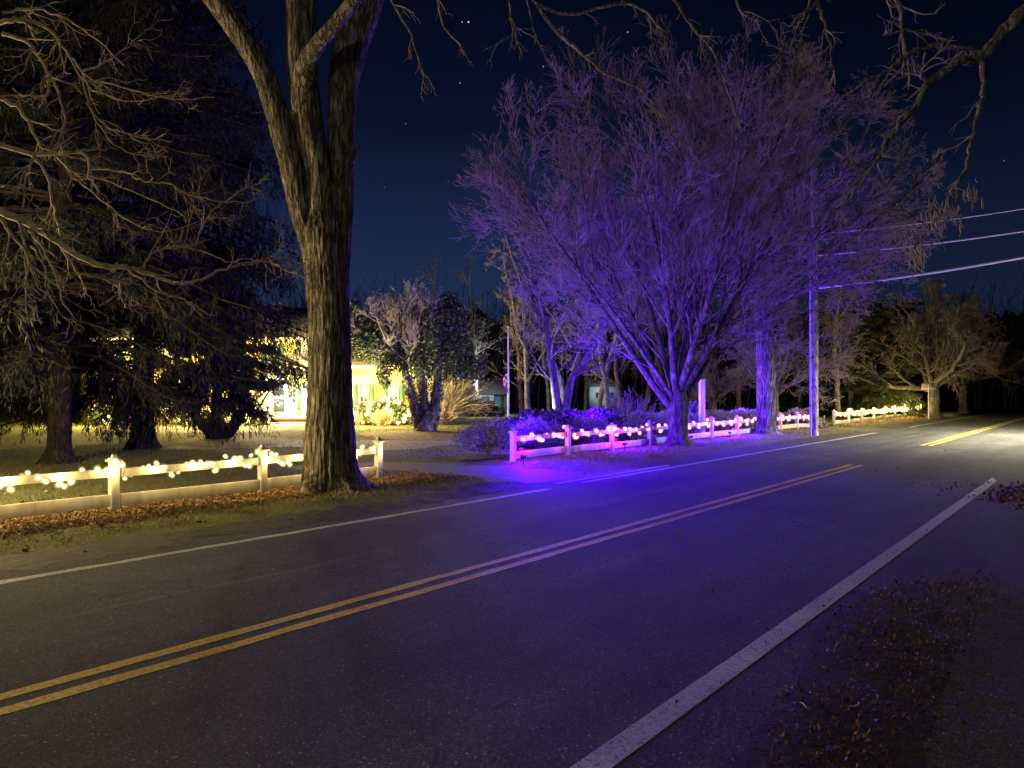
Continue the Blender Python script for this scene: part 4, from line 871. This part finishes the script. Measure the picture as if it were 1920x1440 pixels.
# porch
pc, pw = hx(572)-O[0], 3.0
def porch():
    mb = MB(); x0, x1 = hx(515)-O[0], hx(629)-O[0]; zc, za = hz(706), hz(668); y0 = -1.7; xc = (x0+x1)/2
    V = np.array([(x0,y0,zc),(x1,y0,zc),(xc,y0,za),(x0,-.05,zc),(x1,-.05,zc),(xc,-.05,za)])
    mb.add(V, [(0,1,4,3)]); mb.add(V, [(0,2,1),(3,4,5)]); mb.build('pediment', M['white'], root)
    rfm = MB(); a = (za-zc)/(xc-x0)
    for sg in (-1, 1):
        e = np.array([xc+sg*(xc-x0+.25), zc-a*.25]); Q = np.array([(e[0],y0-.25,e[1]+.02),(xc,y0-.25,za+.03),(xc,-.04,za+.03),(e[0],-.04,e[1]+.02)]); W = Q+[0,0,.12]
        rfm.add(np.vstack([Q,W]), [(0,1,2,3),(4,7,6,5),(0,4,5,1),(2,6,7,3),(0,3,7,4),(1,5,6,2)])
    rfm.build('porch_roof', M['shingle'], root)
    for xx in (x0+.2, x1-.2):
        c_ = MB(); c_.line([(xx,y0+.15,.42),(xx,y0+.15,zc-.12)], [.11,.09], 16); c_.box((xx,y0+.15,.46),(.28,.28,.1)).box((xx,y0+.15,zc-.07),(.28,.28,.12)); c_.build('column', M['white'], root)
    for k in range(3):
        mb = MB().box((xc, y0+.5-k*.32-(.2 if k else 0)+.0, .40-.13*k-.04), (x1-x0+.2+k*.35, 2.3 if k == 0 else .36, .09)); mb.build('step', M['stone'], root)
        MB().box((xc, y0+.5-k*.32-(.15 if k else 0), .31-.13*k-.02), (x1-x0+.1+k*.35, 2.2 if k == 0 else .34, .1)).build('riser', M['brick'], root)
    # door with side light
    dx = hx(526)-O[0]
    dr = MB().box((dx,-.06,1.38),(.98,.07,2.0)).box((dx-.55,-.08,1.4),(.1,.12,2.1)).box((dx+.55,-.08,1.4),(.1,.12,2.1)).box((dx,-.08,2.45),(1.2,.12,.12)).build('door', M['white'], root)
    MB().box((dx-.05,-.105,.98),(.6,.02,.72)).box((dx-.05,-.105,1.85),(.6,.02,.7)).build('pane', M['glass'], dr)
    MB().line([(dx+.4,-.1,1.3),(dx+.4,-.15,1.3)], [.025,.03], 8).build('handle', M['dark'], dr)
    sl = MB().box((dx+.78,-.055,1.4),(.34,.06,2.0)).build('side_light', M['white'], root); g_ = MB()
    for j in range(4): g_.box((dx+.78,-.092,1.25+j*.26),(.14,.01,.16))
    g_.build('pane', M['glass'], sl)
    lv = MB()
    for j in range(9): lv.box((dx+1.35,-.06,.5+j*.1),(.42,.05,.06))
    lv.build('lattice', M['white'], root)
    return x0, x1, xc, zc, y0
x0, x1, xc, zc, y0 = porch()
pl_ = thing('porch_lantern', 'bright white lantern glowing on the porch of the yellow house', 'porch light', (hx(549), YH-1.3, hz(727)))
MB().line([(0,0,-.16),(0,0,-.1),(0,0,.1),(0,0,.15)], [.05,.11,.13,.05], 10).build('glass', M['porch'], pl_)
MB().box((0,0,.2),(.2,.2,.06),0,.6).box((0,.5,.26),(.04,1.1,.03)).box((0,0,.26),(.03,.03,.1)).build('bracket', M['dark'], pl_)
flight('porch_light', (hx(549), YH-1.6, hz(727)), (1,.93,.8), 3000, .12)
# eave lights
def eave(label, u0, u1, v, Y, n, z=None):
    a, b = px(u0, v, Y), px(u1, v, Y); root = thing('eave_lights', label, 'string lights', a); pts = [((b-a)[0]*i/(n-1), random.uniform(-.02,.02), random.uniform(-.04,.04)) for i in range(n)]
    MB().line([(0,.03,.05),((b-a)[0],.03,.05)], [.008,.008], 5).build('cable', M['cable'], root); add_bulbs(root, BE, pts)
eave('row of warm bulbs under the high main eave of the yellow house', 168, 638, 635, YH-.45, 72)
eave('row of warm bulbs along the lower wing eave right of the trunk', 645, 768, 688, YH-.2, 20)
eave('row of warm bulbs along the porch roof edge', 512, 632, 706, YH-2.0, 22)
for u in range(180, 640, 46): flight('eave_light', px(u, 645, YH-.7), (1,.78,.25), 190, .08)
for u in range(655, 770, 28): flight('eave_light', px(u, 697, YH-.5), (1,.78,.25), 150, .08)
# lit shrubs round the house
rq = np.random.default_rng(91)
def lit_shrub(u, w, h, nb, lab, labl, Y=39.8, p=130, leaf=M['ivy']):
    c = at(u, Y); leafy('foundation_bush', lab, c, (w,.7,h), 1500, leaf, .1, 'shrub', 'lit shrubs along the house front')
    root = thing('net_lights', labl, 'string lights', c, 0, 'net lights on the house shrubs')
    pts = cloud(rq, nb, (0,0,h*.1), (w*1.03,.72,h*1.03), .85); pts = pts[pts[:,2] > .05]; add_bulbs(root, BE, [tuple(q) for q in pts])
    flight('shrub_light', c+[0,-2.6,h*.9+.7], (1,.72,.2), p*8, .2); flight('shrub_light', c+[0,.9,h*.7], (1,.76,.2), p, .15)
for a in ((650,.6,.9,34,'lit shrub right against the old trunk','golden net lights right beside the old trunk'),(678,.75,1.15,50,'lit shrub below the wing window','golden net lights below the wing window'),(712,.7,1.5,56,'tall lit shrub left of the second wing window','golden net lights on the tallest wing shrub'),(745,.75,1.3,56,'lit shrub at the right corner of the house','golden net lights by the ivy trunk'),
          (455,.9,.95,64,'lit shrub left of the porch steps','golden net lights left of the porch steps'),(487,.7,1.1,50,'lit shrub touching the porch steps','golden net lights touching the porch steps'),(395,.7,.8,34,'lit shrub behind the curved trunk','golden net lights behind the curved trunk'),(350,.6,.9,26,'lit shrub between the spruce trunks','golden net lights between the spruce trunks'),
          (235,.8,1.3,40,'lit shrub left of the thick dark spruce trunk','golden net lights left of the dark spruce trunk'),(190,.7,1.1,26,'lit shrub far along the house front','golden net lights at the far left of the house')): lit_shrub(*a)
fan_bush('orange_grass_clump', 'glowing orange grass clump under the lit tall shrub', at(715,38.2), 90, .9, M['drygrass'], rq, (.1,1.0), .0, minr=.012, cat='ornamental grass')
fan_bush('orange_grass_clump', 'glowing orange grass clump by the old trunk side of the bed', at(668,38.6), 60, .6, M['drygrass'], rq, (.1,1.0), .0, minr=.012, cat='ornamental grass')
fan_bush('orange_grass_clump', 'glowing orange grass clump left of the porch', at(440,38.4), 90, .7, M['drygrass'], rq, (.1,1.2), .0, minr=.012, cat='ornamental grass')
bp = bare_tree('young_bare_tree', 'small bare tree whose dark branches cross the porch', 'tree', at(470,36), rq, (np.array([[0,0,.3],[0,0,.6],[0,0,.9],[0,0,1.2]]), nrm(np.array([[.7,0,.9],[.5,.2,1],[.2,0,1],[.9,0,.6]])), np.array([4.2,4.4,4.2,3.6]), np.array([.07,.07,.07,.05])),
   [(7,(.4,.9),(.35,.6),.55,6,.03,.14),(6,(.4,.9),(.4,.6),.6,5,.0,.16),(4,(.4,.9),(.4,.6),.7,4,.0,.16)], None, M['bark_smooth'], M['twig_dark'], minr=.009)

# small blue house
Y2 = 60.; k2 = Y2/F; root = thing('small_blue_house', 'small pale blue house with grey roof and teal door behind the bush', 'house', (0, Y2, 0))
bx = lambda u: (u-960)*k2
MB().box(((bx(845)+bx(926))/2, 2.2, .62), (bx(926)-bx(845), 4.4, 1.95)).build('wall', M['bluewall'], root)
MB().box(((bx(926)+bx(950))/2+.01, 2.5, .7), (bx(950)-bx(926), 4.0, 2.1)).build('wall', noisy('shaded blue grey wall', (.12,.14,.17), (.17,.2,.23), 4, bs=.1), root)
gable(bx(845), bx(950), 0, 4.4, 1.62, 2.85, .2, .1).build('roof', M['shingle'], root)
def swin(u0, u1, v0, v1, sh):
    x0, x1, z0, z1 = bx(u0), bx(u1), H-(v1-HY)*k2, H-(v0-HY)*k2; w, h = x1-x0, z1-z0; cx, cz = (x0+x1)/2, (z0+z1)/2
    fr = MB().box((cx,-.03,z1),(w,.06,.07)).box((cx,-.03,z0),(w,.06,.07)).box((x0,-.03,cz),(.07,.06,h)).box((x1,-.03,cz),(.07,.06,h)).box((cx,-.028,cz),(.04,.05,h)).box((cx,-.026,cz),(w,.05,.04)).build('window', M['white'], root)
    MB().box((cx,-.01,cz),(w,.02,h)).build('pane', M['glass'], fr)
    for q in sh: MB().box((q,-.03,cz),(.28,.05,h+.05)).build('shutter', M['teal'], root)
swin(904,911,744,757,(bx(914.5),)); swin(870,877,744,757,(bx(866),bx(881)))
d_ = MB().box((bx(933.5),.47,.55),(bx(939)-bx(929),.06,1.75)).build('door', M['teal'], root)
MB().box((bx(942),.48,.55),(bx(945)-bx(940),.05,1.75)).build('doorway', M['dark'], root)
tr_ = MB().box((bx(936),.46,1.6),(bx(945)-bx(929),.06,.26)).build('transom', M['white'], root); g_ = MB()
for j in range(6): g_.box((bx(930.5+j*2.3),.425,1.6),(.05,.012,.16))
g_.build('pane', M['glass'], tr_)
MB().box((bx(898),2.4,2.9),(.5,.5,.9)).build('chimney', M['white'], root)
light('house_lamp', 'POINT', (bx(905), Y2-5, 2.6), (.8,.92,1), 900, .2)
# distant pale house
root = thing('distant_house', 'tiny pale house seen between the thin trunks', 'house', at(1130, 72)+[0,0,.4])
MB().box((0,0,.9),(2.6,2,1.9)).build('wall', M['bluewall'], root); gable(-1.3,1.3,-1,1,1.86,2.6,.15,.08).build('roof', M['shingle'], root)
f_ = MB().box((-.5,-1.02,1.0),(.7,.05,.7)).box((.6,-1.02,1.0),(.7,.05,.7)).build('window', M['white'], root); MB().box((-.5,-1.06,1.0),(.5,.03,.5)).box((.6,-1.06,1.0),(.5,.03,.5)).build('pane', M['glass'], f_)
light('distant_lamp', 'POINT', at(1126,69)+[0,0,1.8], (.7,.9,1), 160, .2)
# dark shed at the far right
root = thing('dark_shed', 'dark outbuilding with small pale windows left of the street sign', 'shed', at(1722, 75))
MB().box((0,0,1.2),(2.6,2.5,2.4)).build('wall', noisy('dark boards', (.03,.03,.03), (.05,.05,.05), 5, (1,1,.2)), root); gable(-1.3,1.3,-1.25,1.25,2.42,3.1,.2,.08).build('roof', M['shingle'], root)
MB().box((.4,-1.28,1.4),(.3,.04,.7)).box((.9,-1.28,.9),(.6,.04,.3)).build('window', M['curtain'], root)

# ================================================================ STREET THINGS
PA, PB = G(30.4, 9.15), G(35.0, -3.4)
root = thing('utility_pole', 'weathered wooden utility pole with pale conduit beside the violet fence', 'utility pole', PA)
mb = MB().add(*rough_tube([(0,0,-.1),(0,0,3),(.02,0,6.5),(.03,0,10.3)], [.175,.165,.15,.12], 24, .03, rng, False, .15)); mb.build('pole', M['pole'], root, True)
MB().line([(-.17,-.1,0),(-.165,-.09,3),(-.15,-.08,6.4)], [.04,.04,.04], 10).build('conduit', M['white'], root)
MB().box((0,-.16,9.4),(.1,2.2,.12),ANG+1.57).build('crossarm', M['pole'], root)
for q in (1.2,3.0,4.8): MB().box((-.13,-.1,q),(.14,.14,.03)).build('strap', M['dark'], root)
MB().box((.03,-.17,1.9),(.08,.01,.12)).build('number_plate', M['sign'], root)
root = thing('utility_pole', 'wooden pole across the road carrying the street lamp', 'utility pole', PB)
mb = MB().add(*rough_tube([(0,0,-.1),(0,0,3),(0,0,6.5),(0,0,10)], [.17,.16,.15,.12], 20, .03, rng, False, .2)); mb.build('pole', M['pole'], root, True)
LP = G(34.4, -1.7, 6.6)
root = thing('street_lamp', 'lit street lamp on an arm from the pole across the road', 'street lamp', (PB[0], PB[1], 6.7))
rel = LP-np.array([PB[0], PB[1], 6.7])
MB().line([(0,0,0), rel*.4+[0,0,.35], rel*.9+[0,0,.3], rel+[0,0,.16]], [.03,.03,.025,.025], 8).build('arm', M['wire'], root)
MB().line([rel+[0,0,.16], rel+[0,0,.12], rel+[0,0,.03], rel+[0,0,.0]], [.08,.2,.22,.2], 14).build('housing', M['wire'], root)
MB().line([rel+[0,0,-.005], rel+[0,0,-.06], rel+[0,0,-.09]], [.16,.13,.03], 12).build('lamp', M['lamp_w'], root)
for (za, zb, r, lb, dx) in ((5.69,7.73,.045,'lowest and thickest pale cable crossing to the right',0),(6.93,8.37,.03,'middle pale cable crossing to the right',.03),(7.75,9.15,.02,'thin uppermost cable crossing to the right',.05)):
    q = np.linspace(0,1,30)[:,None]; a = np.array([PA[0]+.12, PA[1]-.1, za]); b = np.array([PB[0], PB[1], zb]); Q = a*(1-q)+b*q-np.array([0,0,1.])*(q*(1-q))
    o = MB().line(Q-a, [r]*30, 8).build('overhead_wire', M['wire'], None, True); o.location = a; tag(o, lb, 'cable', 'cables between the utility poles')
# tall square post behind the fence
p = at(1316, 27.6)
root = thing('square_post', 'tall white square post standing behind the violet fence', 'post', p, .25)
bevel(MB().box((0,0,1.05),(.17,.17,2.12)).build('shaft', M['white'], root), .008); MB().box((0,0,2.13),(.19,.19,.04)).build('cap', M['white'], root)
# flagpole
FP = at(953, 34); kf = 34/F
root = thing('flagpole', 'slim white flagpole standing behind the evergreen shrubs', 'flagpole', FP)
MB().line([(0,0,0),(0,0,2.5),(0,0,H+120*kf)], [.05,.045,.03], 12).build('pole', M['white'], root, True)
MB().line([(0,0,H+120*kf),(0,0,H+120*kf+.05),(0,0,H+120*kf+.09)], [.02,.05,.01], 10).build('finial', M['wire'], root)
m, nt, b = mat('flag cloth', (.6,.1,.08), .8); w = nt.nodes.new('ShaderNodeTexWave'); w.inputs['Scale'].default_value = 2.2; w.inputs['Distortion'].default_value = 1.2; w.bands_direction='DIAGONAL'
nt.links.new(tex_coord(nt), w.inputs[0]); nt.links.new(ramp(nt, w.outputs['Fac'], [(.45,(.62,.05,.04)), (.55,(.75,.7,.66))]), b.inputs['Base Color'])
fl = MB(); nu, nv = 18, 16; V = np.zeros((nv, nu, 3))
for i in range(nv):
    for j in range(nu):
        f_, g2 = i/(nv-1), j/(nu-1); wd = .14+.16*math.sin(f_*2.6+.3); V[i, j] = (-.03-wd*g2*.9+.1*f_*g2, .09*math.sin(g2*14+f_*3)*(.3+f_), -f_*(.86-.1*g2)-.08*g2)
idx = np.arange(nu*nv).reshape(nv, nu); fl.add(V.reshape(-1,3), np.stack([idx[:-1,:-1], idx[1:,:-1], idx[1:,1:], idx[:-1,1:]], -1).reshape(-1,4))
fo = fl.build('flag', m, None, True); fo.location = FP+np.array([.02,-.05,H-(700-HY)*kf]); tag(fo, 'limp red and white striped flag hanging at half mast', 'flag')
# street sign
SP = at(1741, 47); root = thing('street_sign', 'street name sign on a thin post left of the forked roadside tree', 'street sign', SP)
MB().line([(0,0,0),(0,0,2.2)], [.03,.03], 8).build('post', M['wire'], root)
MB().box((0,0,2.13),(.8,.03,.2)).build('board', M['sign'], root); MB().box((0,.0,1.93),(.03,.8,.17),.9).build('board', M['sign'], root)
# short stakes in the mulch bed
for (u, lb) in ((457,'left of two short stakes in the mulch bed'),(469,'right of two short stakes in the mulch bed')):
    q = gp(u, 823); o = MB().line([(0,0,0),(0,0,.27),(0,0,.3)], [.03,.03,.015], 6).build('garden_stake', M['dark']); o.location = q; tag(o, lb, 'stake', 'short stakes in the mulch bed')
o = MB().line([(0,0,0),(.0,0,.35),(0.01,0,.55)], [.012,.012,.02], 6).build('reflector_stake', M['wire']); o.location = G(38.8, 11.2); tag(o, 'small reflector stake before the far golden fence', 'stake')
o = MB().line([(0,0,0),(.12,0,.4),(.25,0,.75)], [.012,.012,.01], 6).build('leaning_stake', M['white']); o.location = G(30.6, 11.3, .7)*[1,1,0]+[0,0,0]; tag(o, 'thin leaning stake right of the tall violet trunk', 'stake')
# violet floodlights
VIO = (.055,.0,1.0)
fls = [(15.0,11.55,'violet floodlight behind the first fence bay',1500),(19.5,11.55,'violet floodlight left of the violet tree',1500),(24.2,11.55,'violet floodlight right of the violet tree',1500),(28.2,11.55,'violet floodlight left of the tall trunk',1500),(33.4,11.55,'violet floodlight right of the tall trunk',700)]
for s, t, lb, pw in fls:
    p = G(s, t, 0); root = thing('floodlight', lb, 'floodlight', p, ANG, 'violet floodlights behind the fence')
    MB().line([(0,0,0),(0,0,.22)], [.012,.012], 6).build('stake', M['dark'], root); MB().box((0,0,.28),(.16,.09,.12)).build('housing', M['dark'], root); MB().box((0,-.05,.28),(.13,.012,.09)).build('lens', M['lamp_v'], root)
    sp = light('violet_flood', 'SPOT', p+np.array([0,0,.42]), (.13,.035,.95), pw, .1, spot_size=math.radians(125), spot_blend=.6)
    sp.rotation_euler = Vector((-.1*DY, .25*DX, 1)).to_track_quat('-Z', 'Y').to_euler()
p = G(15.1, 11.7, .95); sp = light('violet_flood', 'SPOT', p, VIO, 8000, .12, spot_size=math.radians(88), spot_blend=.9)
sp.rotation_euler = Vector(tuple(G(13.4, 7.0, 0)-p)).to_track_quat('-Z', 'Y').to_euler()
p = G(13.9, 10.6, .35); light('violet_flood', 'POINT', p, VIO, 700, .1)
root = thing('floodlight', 'small violet floodlight in the grass in front of the first fence post', 'floodlight', G(13.9, 10.6, 0), ANG)
MB().line([(0,0,0),(0,0,.2)], [.012,.012], 6).build('stake', M['dark'], root); MB().box((0,0,.24),(.13,.08,.08)).build('housing', M['dark'], root)
for s_i in (17.0, 21.2, 25.6, 33.6): flight('violet_flood', G(s_i, 13.5, 1.2), VIO, 800, .1)
for s_i, t_i, pw_i, lb in ((26.6,10.95,2000,'small violet floodlight at the foot of the fence left of the tall trunk'), (19.0,10.9,1100,'small violet floodlight on the verge left of the violet tree'), (23.4,10.95,700,'small violet floodlight on the verge right of the violet tree')):
    root = thing('floodlight', lb, 'floodlight', G(s_i, t_i, 0), ANG); MB().line([(0,0,0),(0,0,.2)], [.012,.012], 6).build('stake', M['dark'], root); MB().box((0,0,.24),(.13,.08,.08)).build('housing', M['dark'], root)
    flight('violet_flood', G(s_i, t_i, .6), VIO, pw_i, .1)
gl = at(1000, 27.2); root = thing('floodlight', 'violet floodlight behind the evergreen mounds aimed at the twin stems', 'floodlight', gl)
MB().line([(0,0,0),(0,0,.22)], [.012,.012], 6).build('stake', M['dark'], root); MB().box((0,0,.28),(.16,.09,.12)).build('housing', M['dark'], root)
flight('violet_flood', gl+[0,0,1.0], VIO, 700, .1)
# street lamp, yard lamp and added fill lamps
l = light('street_lamp_light', 'SPOT', LP+[0,0,-.12], (1,.92,.62), 54000, .15, spot_size=math.radians(165), spot_blend=.8)
l2 = light('left_lamp_light', 'POINT', (-9.6, 10.8, 2.4), (1,.75,.36), 2100, .2)
root = thing('yard_lamp', 'warm yard lamp post beyond the left edge', 'lamp post', (-9.6, 10.8, 0))
MB().line([(0,0,0),(0,0,1),(0,0,1.95)], [.06,.05,.04], 10).build('post', M['dark'], root); MB().line([(0,0,1.95),(0,0,2.0),(0,0,2.05)], [.04,.14,.1], 10).build('housing', M['dark'], root)
gl = at(1012, 30); root = thing('unseen_spotlight', 'small unseen spotlight added behind the evergreens to brighten woods and flagpole', 'spotlight', gl)  # unseen fixture, added to lift the woodland trunks and flagpole
MB().line([(0,0,0),(0,0,.25)], [.015,.015], 6).build('stake', M['dark'], root); MB().line([(0,-.05,.24),(0,.06,.36)], [.05,.06], 10).build('housing', M['dark'], root)
light('spot_fill', 'POINT', gl+[0,.1,.9], (.72,.68,1), 600, .12)
root = thing('street_lamp', 'unseen fill lamp on a steel post added behind the viewpoint', 'street lamp', (-5.5, -7, 0))  # added fill lamp out of view, brightens foreground road and trunks
MB().line([(0,0,0),(0,0,3),(0,0,6.9)], [.08,.07,.05], 10).build('post', M['wire'], root); MB().line([(0,0,6.9),(0,.1,7.05),(0,.25,7.1)], [.05,.12,.14], 10).build('housing', M['wire'], root)
light('rear_fill_light', 'POINT', (-5.5,-6.5,6.9), (1,.86,.7), 1200, .2)
sun = light('moon', 'SUN', (0,0,30), (.8,.82,1), .012, 0); sun.data.angle = math.radians(12); sun.rotation_euler = (math.radians(35), math.radians(-20), 0)

# ================================================================ WORLD + CAMERA
w = bpy.data.worlds.new('World'); bpy.context.scene.world = w; w.use_nodes = True; nt = w.node_tree; bg = nt.nodes['Background']
tc = nt.nodes.new('ShaderNodeTexCoord'); sx = nt.nodes.new('ShaderNodeSeparateXYZ'); nt.links.new(tc.outputs['Generated'], sx.inputs[0])
base = ramp(nt, sx.outputs['Z'], [(0,(.010,.020,.045)), (.10,(.0135,.028,.078)), (.2,(.009,.019,.06)), (.33,(.003,.0058,.022)), (.5,(.0008,.0016,.008)), (1,(.0005,.0008,.004))])
xr_ = nt.nodes.new('ShaderNodeMapRange'); nt.links.new(sx.outputs['X'], xr_.inputs[0]); xr_.inputs[1].default_value=.05; xr_.inputs[2].default_value=.45
nzv = nt.nodes.new('ShaderNodeTexNoise'); nzv.inputs['Scale'].default_value=3; nt.links.new(tc.outputs['Generated'], nzv.inputs['Vector'])
base = mixc(nt, xr_.outputs[0], base, mixc(nt, 1.0, base, (.55,.5,.5), 'MULTIPLY'))
for (u, v, s_) in ((450,88,1),(878,38,1),(866,38,.35),(1178,57,.35),(1272,264,.6),(862,153,.25),(1019,122,.25),(956,194,.2),(705,40,.12),(760,230,.1),(900,260,.12),(840,340,.08),(1090,180,.1),(720,350,.08),(480,210,.1),(1885,300,.1)):
    d = Vector(((u-960)/F, 1, -(v-HY)/F)).normalized(); dt = nt.nodes.new('ShaderNodeVectorMath'); dt.operation='DOT_PRODUCT'; nv_ = nt.nodes.new('ShaderNodeVectorMath'); nv_.operation='NORMALIZE'
    nt.links.new(tc.outputs['Generated'], nv_.inputs[0]); nt.links.new(nv_.outputs[0], dt.inputs[0]); dt.inputs[1].default_value = d
    gt = nt.nodes.new('ShaderNodeMath'); gt.operation='GREATER_THAN'; nt.links.new(dt.outputs['Value'], gt.inputs[0]); gt.inputs[1].default_value = math.cos(.0008)
    base = mixc(nt, gt.outputs[0], base, (s_,s_,s_))
nt.links.new(base, bg.inputs[0]); bg.inputs[1].default_value = 1.0
cam = bpy.data.cameras.new('camera'); co = bpy.data.objects.new('camera', cam); C.objects.link(co); bpy.context.scene.camera = co
cam.sensor_width = 36; cam.lens = F/1920*36; cam.clip_end = 4000; cam.clip_start = .05
co.location = (0,0,H); co.rotation_euler = (math.radians(90+math.degrees(math.atan((HY-720)/F))), 0, 0)
sc = bpy.context.scene; sc.view_settings.view_transform = 'Standard'; sc.view_settings.look = 'None'; sc.view_settings.exposure = 0
sc.render.engine = 'CYCLES'; cy = sc.cycles
cy.use_denoising = True; cy.sample_clamp_indirect = 2.0; cy.sample_clamp_direct = 0; cy.max_bounces = 4; cy.diffuse_bounces = 2; cy.glossy_bounces = 2; cy.use_light_tree = True; cy.caustics_reflective = False; cy.caustics_refractive = False
